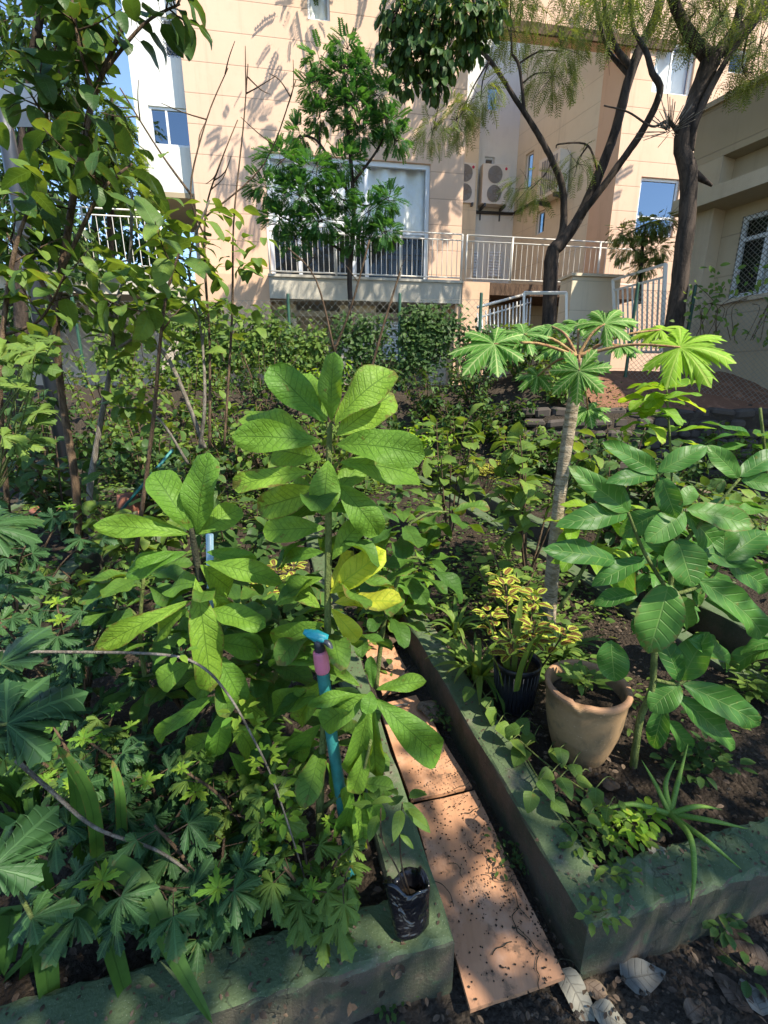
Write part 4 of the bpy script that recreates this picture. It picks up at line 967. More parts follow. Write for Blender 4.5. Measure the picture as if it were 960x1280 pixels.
def blades(name, label, cat, px, py, Y, z, n, L, kd, lm, spread=.06, tilt=.9, ws=1, group=None, tv=.35):
    p = PY(px, py, Y) if py is not None else Vector((px, Y, z)); t = thing(name, label, cat, (p.x, Y, z), group); Lb = MB()
    for i in range(n):
        az = i*2.4+random.random()*.5; tl = tilt+random.uniform(-tv, tv); out = Vector((math.cos(az), math.sin(az), 0))
        d = out*math.cos(tl)+UPV*math.sin(tl); nn = UPV*math.cos(tl)-out*math.sin(tl)
        put(Lb, random.choice(TP[kd]), Vector((p.x, Y, z))+out*spread*random.random(), d, nn, L*random.uniform(.7, 1.1), None, ws)
    Lb.build('leaves', LM[lm], t); return t
blades('ribbon_plant', 'tuft of narrow arching leaves beside the kerb left of the black pot', 'plant', 600, 790, 1.85, .16, 26, .3, 'strap', 'mid', .05, .9, 1.5)
blades('snake_plant', 'stiff upright blades growing in the black pot', 'plant', 637, 860, 1.62, .3, 7, .36, 'blade', 'mid', .05, 1.35, 1.1, tv=.12)
blades('ribbon_plant', 'pale tuft of ribbon leaves farther along the kerb, left of the coleus', 'plant', 572, 745, 2.25, .16, 22, .26, 'strap', 'mid', .05, .9, 1.5)
blades('ribbon_plant', 'dark narrow leaves growing by the papaya foot behind the pots', 'plant', 700, 800, 2.0, .16, 18, .34, 'strap', 'dark', .06, 1.0, 1.3)
# aloe-like plant sprawling over the front kerb
ab = PY(838, 1018, 1.17); t = thing('aloe_plant', 'sprawling spotted aloe with long leaves hanging over the front kerb', 'aloe', (ab.x, ab.y, .19)); Lb = MB()
def succ(pts, Y, w0, k=0):
    Q = [PZ(a, b, c) for a, b, c in pts]; n = len(Q)
    P = Lb.tube(Q, [w0*(1-.0*(i/n))*(1 if i < n-1 else .15)*(1-.45*(i/(n-1))) for i in range(n)], 8, smooth=6)
for pts in (((838, 1018, .2), (790, 1005, .25), (742, 1016, .21)), ((838, 1018, .2), (862, 1045, .27), (868, 1090, .235), (863, 1132, .17)), ((840, 1020, .2), (885, 1052, .25), (926, 1086, .205)), ((838, 1018, .2), (870, 1008, .24), (902, 1012, .21)),
            ((836, 1016, .2), (822, 985, .25), (802, 950, .3)), ((838, 1016, .2), (848, 975, .27), (860, 930, .36)), ((842, 1018, .2), (890, 1026, .24), (935, 1036, .21)), ((838, 1014, .2), (832, 980, .27), (845, 950, .33))):
    succ(pts, 1.17, .0095)
Lb.build('leaves', LM['aloe'], t)
# heart leaved creeper
hc = PY(655, 960, 1.36); t = thing('heart_leaf_creeper', 'creeper with heart shaped leaves spilling over the kerb beside the terracotta pot', 'creeper', (hc.x, hc.y, .19)); Lb, S = MB(), MB()
for (x, y, w_) in ((610, 885, 22), (622, 905, 24), (650, 898, 20), (655, 935, 28), (685, 940, 28), (668, 920, 24), (700, 972, 26), (675, 975, 26), (650, 910, 22), (640, 925, 22), (690, 1000, 24), (720, 975, 22), (728, 1000, 20), (700, 935, 22), (716, 955, 20), (665, 990, 24), (690, 965, 20), (745, 985, 22), (605, 872, 18), (590, 860, 18), (735, 1020, 18), (760, 1010, 18)):
    c = PZ(x, y, .22+random.uniform(0, .07)); d = Vector((random.uniform(-1, 1), random.uniform(-1.2, .1), random.uniform(-.5, 0)))
    put(Lb, random.choice(TP['heart']), c, d, UPV+rv(.35), w_*c.y/575*1.35, None, 1.0); b = PZ(x+random.uniform(8, 25), y+random.uniform(-15, 5), .17)
    S.tube([b, b.lerp(c, .5)+Vector((0, 0, .03)), c], .0018, 4, smooth=3)
for q in (((600, 860), (640, 915), (690, 960), (750, 1000)), ((630, 895), (680, 985), (740, 1060))): S.tube([PZ(a, b, .205) for a, b in q], .003, 5, smooth=5)
S.build('stems', MT['stemg'], t); Lb.build('foliage', LM['mid'], t)
# trailing weed on the kerb corner
def weed(label, px, py, z, n, L, kd='small', lm='mid', h=.08, cat='weed', name='weed'):
    c = PZ(px, py, z); t = thing(name, label, cat, tuple(c), 'small weeds'); Lb, S = MB(), MB()
    for i in range(n):
        az = random.random()*6.28; r_ = h*random.uniform(.3, 1.2); E = c+Vector((math.cos(az)*r_, math.sin(az)*r_, h*random.uniform(.3, 1))); P = S.tube([c, E], .0015, 3); whorl(Lb, kd, E, 5, L, .2); 
    S.build('stems', MT['stemg'], t); Lb.build('foliage', LM[lm], t)
for a in (('little bright weed hanging at the front corner of the middle bed', 748, 1140, .2, 3, .03, 'small', 'mid', .03), ('weed on the kerb just inside the front corner of the middle bed', 765, 1095, .19, 4, .03, 'small', 'mid', .03),
          ('tuft of small weeds between the creeper and the aloe', 745, 1045, .16, 16, .035, 'small', 'mid', .09), ('tiny weeds on the soil at the left of the aloe', 775, 1030, .16, 12, .04, 'ovate_s', 'bright', .08),
          ('dark weed at the foot of the front kerb, under the aloe', 892, 1180, .0, 7, .04, 'small', 'dark', .07), ('weeds against the kerb side near the middle plywood board', 562, 905, .02, 14, .025, 'small', 'dark', .07),
          ('weeds against the kerb side near the nearest plywood board', 640, 1080, .02, 12, .02, 'small', 'dark', .06), ('tiny weed on the dark ground at lower left of the boards', 500, 1262, .0, 6, .02, 'small', 'dark', .04),
          ('weeds growing behind the terracotta pot', 700, 850, .16, 16, .06, 'ovate_s', 'mid', .12), ('weeds at the right end of the front kerb', 940, 870, .16, 18, .05, 'ovate_s', 'mid', .12),
          ('patch of leafy weeds under the smooth leaved sapling', 870, 960, .16, 14, .05, 'ovate_s', 'dark', .1)):
    weed(a[0], *a[1:])

# ================================================================ LOBED SHRUBS, lower left
def lobed_leaf(mb, cx, cy, Rpx, Y, face, rot, kd='lobed5', k=None, sq=1):
    c = PY(cx, cy, Y); n = (UPV*(1-face)+(CAMP-c).normalized()*face+rv(.2)).normalized(); x = UPV.cross(n).normalized(); y_ = n.cross(x)
    put(mb, TP[kd][(k if k is not None else random.randrange(9)) % len(TP[kd])], c, x*math.sin(rot)+y_*math.cos(rot), n, Rpx*Y/575, None, sq); return c
bb = PY(-60, 980, .85); t = thing('lobed_leaf_plant', 'plant with huge blue-green toothed lobed leaves entering at the lower left edge', 'plant', tuple(bb)); Lb, S = MB(), MB()
for a in ((8, 905, 125, .62, .6, 1.4), (-30, 930, 130, .62, .4, .4), (-10, 1085, 125, .5, .55, 1.3), (-20, 1100, 110, .5, .35, .5), (0, 830, 90, .75, .35, .3), (40, 1148, 70, .5, .4, 1.6), (-15, 660, 70, 1.0, .4, 1.1), (10, 740, 60, 1.1, .4, .9)):
    c = lobed_leaf(Lb, *a); S.tube([bb, bb.lerp(c, .6)+Vector((0, 0, .05)), c], [.006, .003], 5, smooth=4)
S.build('stems', MT['stemg'], t); Lb.build('foliage', LM['blue'], t)
def lobshrub(label, x, y, z, h, spread, nst, per, Lr, lm='blue'):
    t = thing('lobed_shrub', label, 'shrub', (x, y, z), 'dark lobed-leaf shrubs with yellow-green tips'); S, Lb, Yg = MB(), MB(), MB(); B = Vector((x, y, z))
    for s_ in range(nst):
        az = 2*PI*(s_+random.random()*.6)/nst; r_ = spread*random.uniform(.5, 1.1); E = B+Vector((math.cos(az)*r_, math.sin(az)*r_*.8, h*random.uniform(.55, 1)))
        P = S.tube([B, B.lerp(E, .5)+Vector((0, 0, h*.15)), E], [.006, .003], 5, smooth=5)
        for i in range(per):
            p, ax = path(P, .25+.75*(i+.4)/per); a2 = random.random()*6.28; out = Vector((math.cos(a2), math.sin(a2), random.uniform(-.1, .3))); q = p+out*Lr*random.uniform(.5, .9)
            S.tube([p, q], .0015, 3, cap=False); put(Lb, random.choice(TP['lobed5']), q, (out+Vector((0, 0, -.45))).normalized(), UPV*.7+(CAMP-q).normalized()*.5+rv(.4), Lr*random.uniform(.8, 1.2))
        for k in range(4 if s_ % 2 else 0): put(Yg, random.choice(TP['lobed3']), E, Vector((math.cos(az+k*1.6), math.sin(az+k*1.6), .35)), UPV*.6+(CAMP-E).normalized()*.6, Lr*random.uniform(.4, .7))
    S.build('stems', MT['stemb'], t); Lb.build('foliage', LM[lm], t); Yg.build('young_leaves', LM['young'], t); return t
for (px, py, Y, h, sp, n, per, Lr, lab) in ((285, 1200, .82, .36, .17, 9, 6, .07, 'dark lobed shrub nearest the camera, overhanging the front kerb at lower centre'), (395, 1180, .82, .28, .13, 7, 5, .062, 'lobed shrub with bright tips left of the black nursery bag'), (170, 1150, .84, .40, .22, 9, 6, .08, 'dark lobed shrub with a yellow-green tip above the strap leaves'),
        (330, 1060, 1.0, .42, .18, 9, 7, .06, 'lobed shrub with pale new shoots around the base of the central shrub'), (100, 900, 1.45, .75, .3, 9, 8, .075, 'large dark lobed shrub at left, behind the huge toothed leaves'), (30, 850, 1.9, 1.0, .4, 9, 9, .08, 'tall lobed shrub at the left edge beneath the canopy post'),
        (230, 880, 1.6, .55, .25, 8, 7, .065, 'lobed shrub in shade behind the long grey twig'), (200, 1000, 1.1, .42, .24, 9, 6, .065, 'lobed shrub filling the shade between the strap leaves and the central shrub'), (120, 1020, 1.12, .4, .2, 8, 6, .06, 'lobed shrub in deep shade directly under the grey twig at left'), (130, 760, 2.3, .5, .3, 9, 7, .07, 'lobed shrub in the left bed in front of the rusty pot')):
    p = PY(px, py, Y); lobshrub(lab, p.x, Y, .15, h, sp, n, per, Lr, 'mid' if px in (395, 330, 130, 120) else 'blue')
# sunlit yellow-green lobed sprays at far left
t = thing('lobed_shrub', 'yellow-green sunlit lobed spray at the left edge above the dark shrubs', 'shrub', tuple(PY(-20, 640, 2.2)), 'dark lobed-leaf shrubs with yellow-green tips'); Lb, S = MB(), MB(); bb = PY(-20, 640, 2.2)
for i in range(16):
    c = lobed_leaf(Lb, random.uniform(-20, 70), random.uniform(425, 560), random.uniform(22, 40), random.uniform(1.9, 2.4), .5, random.uniform(-1, 2)); S.tube([bb, bb.lerp(c, .6)+rv(.05), c], [.005, .002], 4, smooth=4)
S.build('stems', MT['stemg'], t); Lb.build('foliage', LM['mid'], t)
# long grey twig with little green tips
t = thing('trailing_twig', 'long pale grey twig arching across the left bed with small green tips', 'twig', tuple(PY(80, 815, .95))); S, Lb = MB(), MB()
P = S.tube([PY(-10, 815, .95), PY(80, 815, .95), PY(200, 818, .93), (PY(250, 832, .92)), PY(285, 868, .9), PY(315, 920, .88), PY(345, 985, .86), PY(385, 1110, .84)], [.004, .002], 6, smooth=6)
P2 = S.tube([PY(20, 950, .8), PY(60, 985, .8), PY(120, 1035, .8), PY(200, 1065, .8), PY(260, 1110, .8)], [.005, .003], 6, smooth=6)
S.build('stem', MT['stemgrey'], t)
for (x, y) in ((220, 815), (300, 890), (310, 905), (330, 945), (345, 990), (352, 1020), (370, 1070), (360, 1050), (335, 960), (385, 1105)): whorl(Lb, 'lobed3' if y > 880 and y % 2 else 'small', PY(x, y, .87), 6, .032, .3)
Lb.build('young_leaves', LM['young'], t)
# strap-leaf lilies lower left: explicit folded straps
t = thing('strap_leaf_lily', 'clump of broad arching strap leaves at the bottom left', 'lily', tuple(PY(60, 1200, .72))); Lb = MB()
def ribbon(mb, pts, w, Y, seg=6, fold=.25):
    Q = [PY(a, b, Y+c) for a, b, c in pts]; tmp = MB(); P = tmp.tube(Q, .001, 3, smooth=seg); n = len(P); V = []; A = []
    for i, p in enumerate(P):
        d = (P[min(i+1, n-1)]-P[max(i-1, 0)]).normalized(); vw = (CAMP-p).normalized()*.6+UPV*.5+Vector((.25, 0, 0)); s_ = d.cross(vw).normalized(); nn = s_.cross(d)
        q = i/(n-1); ww = w*Y/575/2*min(1, .55+q*2)*(1-q**5)**.8
        for j in (-2, -1, 0, 1, 2): V.append(tuple(p+s_*ww*j/2+nn*abs(j)/2*ww*fold)); A.append((q, .5+j/4, 0))
    r_ = random.random(); A = [(a, b, r_) for a, b, _ in A]
    mb.add(V, np.array([(i*5+j, i*5+j+1, (i+1)*5+j+1, (i+1)*5+j) for i in range(n-1) for j in range(4)]), A)
for pts, w_ in ((((60, 1230, .1), (90, 1120, .06), (140, 1083, 0), (185, 1120, -.03), (215, 1190, -.08), (266, 1280, -.12)), 34), (((40, 1240, .05), (80, 1150, .02), (120, 1140, -.02), (150, 1220, -.05), (175, 1320, -.06)), 34), (((100, 1220, .12), (120, 1100, .1), (112, 1000, .08), (70, 930, .06)), 26),
               (((90, 1230, .12), (100, 1100, .12), (95, 1000, .12), (85, 940, .12)), 24), (((30, 1240, 0), (50, 1170, -.02), (60, 1230, -.05), (70, 1330, -.06)), 36), (((0, 1260, 0), (10, 1160, 0), (14, 1140, 0), (5, 1220, -.04)), 34), (((70, 1240, .08), (60, 1120, .1), (30, 1050, .12), (-20, 1010, .14)), 26),
               (((110, 1230, .1), (150, 1160, .08), (190, 1160, .02), (230, 1210, -.02), (262, 1262, -.04)), 26), (((-10, 1240, .0), (40, 1190, -.04), (80, 1150, -.06), (110, 1130, -.1)), 14), (((130, 1230, .14), (150, 1100, .16), (150, 1000, .18), (140, 950, .2)), 22)):
    ribbon(Lb, pts, w_, .74)
Lb.build('leaves', LM['strap'], t)
blades('strap_leaf_lily', 'dark strap leaves in shade behind the palmate plant at left', 'lily', 60, 1080, 1.15, .15, 22, .5, 'strap', 'strap', .08, 1.1, 1.1)
# ================================================================ POTS, PIPE, BAG
pc = PZ(733, 940, .145); pc = Vector((.755, 1.43, .145))
t = thing('terracotta_pot', 'large ribbed terracotta pot with a chipped rim', 'flower pot', tuple(pc)); b = MB(); n = 56; Rr = .142; Hh = .30
prof = [(.092, 0), (.097, .01), (.112, .06), (.127, .12), (.137, .18), (.141, .24), (.142, .272), (.149, .282), (.151, .296), (.146, .304), (.134, .304), (.128, .294), (.126, .26), (.122, .22)]
V = []; rr = random.Random(4)
for i, (r_, z) in enumerate(prof):
    for k in range(n):
        th = 2*PI*k/n; notch = max(0, 1-abs(((th-R(236)+PI) % (2*PI))-PI)/.16); zz = z-(notch*.028 if 5 < i < 11 else 0)+.002*math.sin(5*th)*(z > .2); q = r_*(1+.006*math.sin(2*th+1)+rr.uniform(-.002, .002)); V.append((q*math.cos(th), q*math.sin(th), zz))
b.add(V, [(i*n+k, i*n+(k+1) % n, (i+1)*n+(k+1) % n, (i+1)*n+k) for i in range(len(prof)-1) for k in range(n)]); b.add([V[k] for k in range(n)], [tuple(range(n-1, -1, -1))])
o = b.build('pot_body', MT['terra'], t, loc=(0, 0, 0))
s_ = MB(); s_.lathe([(.125, .243), (.08, .252), (.04, .247), (.001, .25)], (0, 0, 0), 24, wob=.03); s_.build('potting_soil', MT['soil'], t, loc=(0, 0, 0))
t = thing('seedling', 'small whorled green seedling growing in the terracotta pot', 'seedling', tuple(pc+Vector((-.01, .0, .25)))); S, Lb = MB(), MB()
for i in range(5):
    az = i*2.4; E = pc+Vector((-.015+.03*math.cos(az), .03*math.sin(az), .30+.02*(i % 3))); S.tube([pc+Vector((-.01, 0, .24)), E], .002, 4); whorl(Lb, 'lance', E, 7, .062, .35, ws=1.8)
S.build('stems', MT['stemg'], t); Lb.build('foliage', LM['mid'], t)
kc = Vector((.575, 1.69, .15))
t = thing('black_plant_pot', 'black ribbed plastic nursery pot beside the terracotta pot', 'flower pot', tuple(kc)); b = MB(); b.lathe([(.078, 0), (.085, .06), (.093, .14), (.098, .2), (.101, .2), (.101, .222), (.096, .225), (.093, .2), (.09, .17)], tuple(kc), 32)
for k in range(32): th = 2*PI*k/32; b.tube([kc+Vector((.081*math.cos(th), .081*math.sin(th), .01)), kc+Vector((.0975*math.cos(th), .0975*math.sin(th), .195))], .0022, 4)
b.build('pot_body', MT['bpot'], t); s_ = MB(); s_.lathe([(.0925, .185), (.05, .195), (.001, .19)], tuple(kc), 20, wob=.04); s_.build('potting_soil', MT['soil'], t)
# garden standpipe
q0, q1 = PY(441, 1112, .96), PY(399, 806, .955); ax = (q1-q0).normalized()
t = thing('garden_standpipe', 'teal plastic standpipe in the bed with pink tape and a cyan tap on top', 'standpipe', tuple(q0))
b = MB(); b.tube([q0, q0.lerp(q1, .35)+Vector((.003, 0, 0)), q0.lerp(q1, .7), q1-ax*.02], .0155, 14, smooth=4); b.build('pipe', MT['teal'], t)
b = MB(); b.tube([q1-ax*.075, q1-ax*.07, q1-ax*.02, q1-ax*.016], [.0165, .0185, .0185, .0165], 14); b.build('tape', MT['pink'], t)
b = MB(); b.tube([q1-ax*.016, q1+ax*.02], .0125, 10); b.tube([q1+Vector((0, 0, .012)), q1+Vector((.022, -.012, .012)), q1+Vector((.03, -.018, -.004))], .008, 8, smooth=3); b.build('valve_body', MT['darkm'], t)
b = MB(); X = Matrix.Rotation(R(22), 3, 'Y'); c = q1+Vector((-.006, 0, .024))
b.box(c, (.05, .03, .014), M=X, bevel=.005); b.tube([c+Vector((-.03, 0, .012)), c, c+Vector((.028, .0, -.006))], [.006, .015, .008], 10, smooth=3); b.build('handle', MT['cyan'], t)
# nursery bag
g0 = PZ(512, 1165, .19); t = thing('nursery_bag', 'crumpled black plastic nursery bag lying on the kerb corner', 'plant bag', tuple(g0)); b = MB(); n = 28; V = []; rr = random.Random(9)
X = Matrix.Rotation(R(-24), 3, 'X') @ Matrix.Rotation(R(-4), 3, 'Y')
prof = [(.006, 0), (.030, .002), (.036, .012), (.037, .035), (.038, .06), (.040, .085), (.043, .105), (.044, .118), (.041, .119), (.036, .10), (.031, .08)]
for i, (r_, z) in enumerate(prof):
    for k in range(n):
        th = 2*PI*k/n; cr = 1+.12*math.sin(3*th+1+z*18)+.05*math.sin(5*th+z*25)+rr.uniform(-.01, .01); v = Vector((r_*cr*math.cos(th), r_*cr*math.sin(th)*.9, z+(.013*math.sin(2*th+.5)+.006*math.sin(5*th) if i > 5 else 0))); v = Vector((v.x*1.22, v.y*1.15, v.z*.98)); V.append(tuple(X @ v))
b.add(np.array(V)+np.array(g0)+np.array((0, -.0, .004)), [(i*n+k, i*n+(k+1) % n, (i+1)*n+(k+1) % n, (i+1)*n+k) for i in range(len(prof)-1) for k in range(n)]+[tuple(range(n-1, -1, -1))]); b.build('bag', MT['film'], t)
s_ = MB(); s_.lathe([(.04, .072), (.025, .078), (.001, .075)], tuple(g0+Vector((0, 0, .004))), 16, wob=.05, M=X); s_.build('potting_soil', MT['soil'], t)
top = g0+X @ Vector((0, 0, .085)); t = thing('seedling', 'thin brown stemmed seedling with a few long leaves in the black nursery bag', 'seedling', tuple(top)); S, Lb = MB(), MB()
P = S.tube([top, PY(496, 1085, .84), PY(478, 1050, .85), PY(476, 1010, .86)], [.0025, .0015], 5, smooth=4); P2 = S.tube([top+Vector((.008, 0, 0)), PY(502, 1080, .83), PY(500, 1040, .83), PY(503, 1003, .83)], [.0025, .0015], 5, smooth=4)
S.build('stems', MT['stemb'], t)
whorl(Lb, 'lance', P[-1], 4, .055, .1, ws=2); whorl(Lb, 'lance', P2[-1], 5, .07, .0, ws=1.7); lf(Lb, 'ovate', 500, 1042, 518, 1060, 9, .83); lf(Lb, 'ovate', 503, 1003, 539, 1040, 20, .83); Lb.build('foliage', LM['mid'], t)
# pale blue stake, rusty pot, saucer, teal stick
b = MB(); b.tube([PY(264, 790, 1.3), PY(262, 668, 1.3)], .011, 10); tag(b.build('pvc_stake', MT['pvc'], loc=tuple(PY(264, 790, 1.3))), 'pale blue plastic pipe stake behind the dark stemmed shrub', 'stake')
b = MB(); b.tube([PY(150, 640, 4.2), PY(216, 562, 4.4)], .014, 8); tag(b.build('teal_stick', MT['teal'], loc=tuple(PY(150, 640, 4.2))), 'thin teal stick leaning in the undergrowth at left', 'stick')
c = PZ(163, 641, .15); b = MB(); b.lathe([(.12, 0), (.135, .0), (.12, .1), (.108, .2), (.1, .215), (.03, .22), (.001, .22)], tuple(c), 28); b.lathe([(.14, .0), (.145, .03), (.13, .035)], tuple(c), 28)
tag(b.build('upturned_pot', MT['rust'], loc=tuple(c)), 'rusty brown clay pot standing upside down in the left bed', 'flower pot')
c = PZ(65, 640, .15); b = MB(); b.lathe([(.16, 0), (.2, .02), (.2, .05), (.17, .06), (.16, .05), (.001, .045)], tuple(c), 28); tag(b.build('clay_saucer', MT['rust'], loc=tuple(c)), 'round reddish clay saucer on the soil at far left', 'saucer')
b = MB(); b.tube([PZ(596, 812, .03)+Vector((-.4, -.2, .03)), PZ(470, 885, .06), PZ(510, 880, .06)], .006, 6)
tag(b.build('dark_hose', MT['ducts'], loc=tuple(PZ(480, 885, .06))), 'short piece of black hose lying across the path boards', 'hose') 
b = MB(); b.tube([PY(800, 596, 4.6), PY(880, 615, 4.5), PY(965, 640, 4.4)], .02, 8, smooth=3); tag(b.build('pale_pole', MT['barkl'], loc=tuple(PY(880, 615, 4.5))), 'pale wooden pole lying across the beds at right', 'pole')

# ================================================================ TREES
def crown(mb, blobs, kd, L, down=.5, ws=1, shell=.4):
    for (c, r_, n) in blobs:
        for i in range(n):
            v = rv(1)
            while v.length > 1 or v.length < shell: v = rv(1)
            d = v.normalized()+Vector((0, 0, -down))+rv(.4)
            p = c+Vector((v.x*r_, v.y*r_, v.z*r_*.6)); put(mb, random.choice(TP[kd]), p, d, UPV+rv(.5), L*random.uniform(.7, 1.2), None, ws)
def tree(name, label, cat, Y, limbs, blobs, kd, L, lm, bark='bark', group=None, down=.5, twigs=(), z=None):
    Q = [[PY(x, y, Y+d) for x, y, d, w in l] for l in limbs]; t = thing(name, label, cat, tuple(Q[0][0]), group); T, C = MB(), MB()
    for q, l in zip(Q, limbs): T.tube(q, [w*Y/(790 if name == 'leaning_tree' else 700)/2 for _, _, _, w in l], 10, smooth=6, jit=.07)
    T.build('trunk', MT[bark], t)
    B = [(PY(x, y, Y+d), r_, n) for x, y, d, r_, n in blobs]
    tw = MB(); allq = [v for q in Q for v in q]
    for (c, r_, n) in B:
        near = min(allq, key=lambda v: (v-c).length); tw.tube([near, near.lerp(c, .5)+rv(.1), c+rv(.1)], [.02, .008], 5, smooth=4)
        for k in range(8): e = c+rv(r_)*1.1; tw.tube([c, c.lerp(e, .5)+rv(.05), e], [.007, .002], 4, smooth=2)
    if B: tw.build('twigs', MT[bark], t); crown(C, B, kd, L, down); C.build('crown', LM[lm], t)
    return t, B
# forked tree in the middle right
t1, _ = tree('forked_tree', 'dark forked tree rising from the white frame with arching limbs', 'tree', 10.6,
 [[(684, 452, 0, 22), (687, 380, 0, 20), (690, 320, 0, 19), (700, 305, 0, 18), (722, 275, 0, 14), (748, 220, 0, 13), (770, 160, 0, 12), (783, 110, 0, 12), (800, 60, 0, 12), (820, 20, 0, 11), (835, -40, 0, 9), (850, -120, 0, 7)],
  [(694, 310, 0, 13), (704, 285, .1, 10), (703, 235, .2, 9), (690, 200, .2, 8), (668, 160, .2, 7), (645, 125, .2, 6), (612, 75, .1, 5), (580, 45, 0, 4)],
  [(718, 278, 0, 10), (745, 245, -.2, 9), (778, 200, -.3, 9), (805, 160, -.4, 9), (825, 115, -.5, 8), (815, 90, -.5, 7), (808, 66, -.4, 6), (792, 36, -.3, 4.5), (786, 0, -.2, 3.5), (770, -50, -.2, 2)],
  [(790, 85, 0, 9), (770, 60, .2, 7), (760, 30, .2, 6), (752, -20, .3, 5)], [(788, 95, 0, 7), (765, 70, .4, 5), (756, 50, .4, 5), (745, 10, .4, 4), (740, -40, .4, 4)],
  [(655, 138, .2, 5), (652, 105, .2, 4), (648, 80, .2, 4), (640, 68, .2, 3)], [(748, 220, .1, 3), (735, 182, .1, 2.5), (700, 180, .1, 2), (695, 185, .1, 1.5)]],
 [(722, 205, .1, .35, 54), (660, 235, .1, .45, 84), (690, 95, .2, .5, 105), (700, 60, .2, .5, 105), (640, 30, .2, .6, 126), (600, 120, 0, .4, 92), (570, 150, 0, .35, 75), (540, 165, .1, .3, 54), (760, 20, 0, .6, 63), (730, -30, 0, 1.0, 168), (560, -40, 0, 1.0, 189), (640, -70, 0, 1.2, 231)],
 'hang', .34, 'olive', down=.8)
t2, _ = tree('leaning_tree', 'thick dark tree before the annex with forked crown and clump of dry stalks', 'tree', 8.6,
 [[(838, 425, 0, 30), (845, 390, 0, 27), (852, 330, 0, 25), (860, 260, 0, 24), (860, 215, 0, 24), (852, 180, 0, 22), (866, 130, 0, 20), (885, 85, 0, 26), (892, 65, 0, 24)],
  [(890, 75, 0, 20), (870, 55, 0, 16), (852, 25, 0, 14), (838, -10, 0, 13), (820, -60, 0, 10)], [(892, 72, 0, 18), (915, 50, 0, 15), (945, 15, 0, 13), (975, -25, 0, 12), (1000, -70, 0, 10)],
  [(862, 190, 0, 12), (870, 150, -.1, 11), (905, 80, -.2, 8), (935, 40, -.2, 7), (960, 10, -.2, 6)], [(900, 60, 0, 13), (918, 35, 0, 12), (930, -10, 0, 11), (935, -70, 0, 9)], [(865, 215, 0, 14), (890, 232, 0, 4)],
  [(852, 175, 0, 7), (836, 152, 0, 5), (815, 158, 0, 3), (785, 140, .1, 2.5), (755, 132, .1, 2)]],
 [(900, 20, -.3, .5, 126), (870, 10, .1, .5, 126), (950, 55, -.2, .5, 115), (930, 90, 0, .3, 50), (840, -40, 0, 1.0, 210), (930, -50, 0, 1.2, 252), (990, -10, -.4, .9, 147), (780, -60, -.3, .9, 168)],
 'hang', .3, 'olive', down=.6)
S = MB(); c = PY(838, 165, 8.5)
for i in range(60): v = Vector((random.uniform(-1, 1), random.uniform(-1, 1), random.uniform(-.1, 1))); S.tube([c+v*.08, c+v*random.uniform(.2, .5)+rv(.06)], .006, 3)
o = S.build('dry_stalks', MT['stemgrey'], t2); 
# dark glossy crown hanging at top centre (from a limb of a tree whose trunk forks above)
t3, _ = tree('dark_crowned_tree', 'dense dark crown of drooping broad leaves hanging into the top of the picture', 'tree', 8.2,
 [[(640, -330, 1.0, 14), (610, -180, .5, 11), (570, -60, 0, 9), (545, 20, 0, 5), (530, 70, 0, 3)], [(575, -70, 0, 7), (590, -10, 0, 5), (600, 40, 0, 3)], [(560, -40, 0, 6), (510, -10, 0, 4), (490, 30, 0, 3)], [(545, 60, 0, 3), (552, 100, 0, 2.5), (530, 115, 0, 2)]],
 [(500, 20, 0, .34, 110), (535, 30, 0, .36, 130), (575, 25, 0, .36, 120), (608, 20, 0, .3, 80), (520, 70, 0, .32, 110), (552, 78, 0, .28, 90), (490, 62, 0, .22, 50), (508, 105, 0, .2, 40), (545, 108, 0, .2, 40), (590, 60, .1, .2, 40), (560, -40, 0, .8, 260)],
 'ovate', .17, 'dark', down=1.3, group=None)
# slim feathery tree before the curtained window
tree('feathery_tree', 'slim tree with layered feathery foliage in front of the curtained window', 'tree', 10.3,
 [[(446, 470, 0, 9), (440, 400, 0, 8), (437, 345, 0, 7), (442, 280, 0, 6), (440, 220, 0, 5), (434, 150, 0, 5), (430, 80, 0, 3)], [(440, 250, 0, 4), (400, 180, 0, 3), (375, 170, 0, 2)], [(440, 230, 0, 4), (470, 190, 0, 3), (485, 160, 0, 2)], [(437, 320, 0, 4), (390, 290, 0, 3), (350, 270, 0, 2)]],
 [(435, 62, 0, .25, 59), (400, 78, 0, .25, 67), (460, 85, 0, .28, 78), (432, 100, 0, .35, 118), (395, 112, 0, .25, 78), (475, 120, 0, .3, 99), (440, 135, 0, .4, 137), (400, 145, 0, .22, 62), (485, 155, 0, .25, 86), (450, 165, 0, .3, 99), (375, 168, 0, .2, 67), (495, 175, 0, .2, 51),
  (350, 200, -.3, .35, 118), (390, 215, -.3, .4, 158), (430, 205, 0, .35, 118), (335, 235, -.3, .35, 118), (375, 245, -.3, .4, 158), (420, 245, -.2, .35, 137), (460, 265, -.3, .35, 126), (485, 250, -.2, .25, 70), (400, 275, -.3, .4, 158), (350, 275, -.2, .3, 99), (440, 300, -.2, .3, 99), (480, 290, -.3, .25, 59), (370, 300, -.2, .25, 59)],
 'frond', .24, 'fineg', 'bark', down=.15)
tree('yellowing_bush', 'small olive bush in front of the right hand window above the gate', 'bush', 10.2, [[(800, 380, 0, 6), (802, 320, 0, 5), (808, 280, 0, 3)]],
 [(800, 290, 0, .34, 130), (824, 280, 0, .3, 110), (790, 310, 0, .34, 120), (818, 312, 0, .34, 120), (805, 335, 0, .28, 80), (778, 290, 0, .25, 60)], 'frond', .17, 'olive', 'bark')
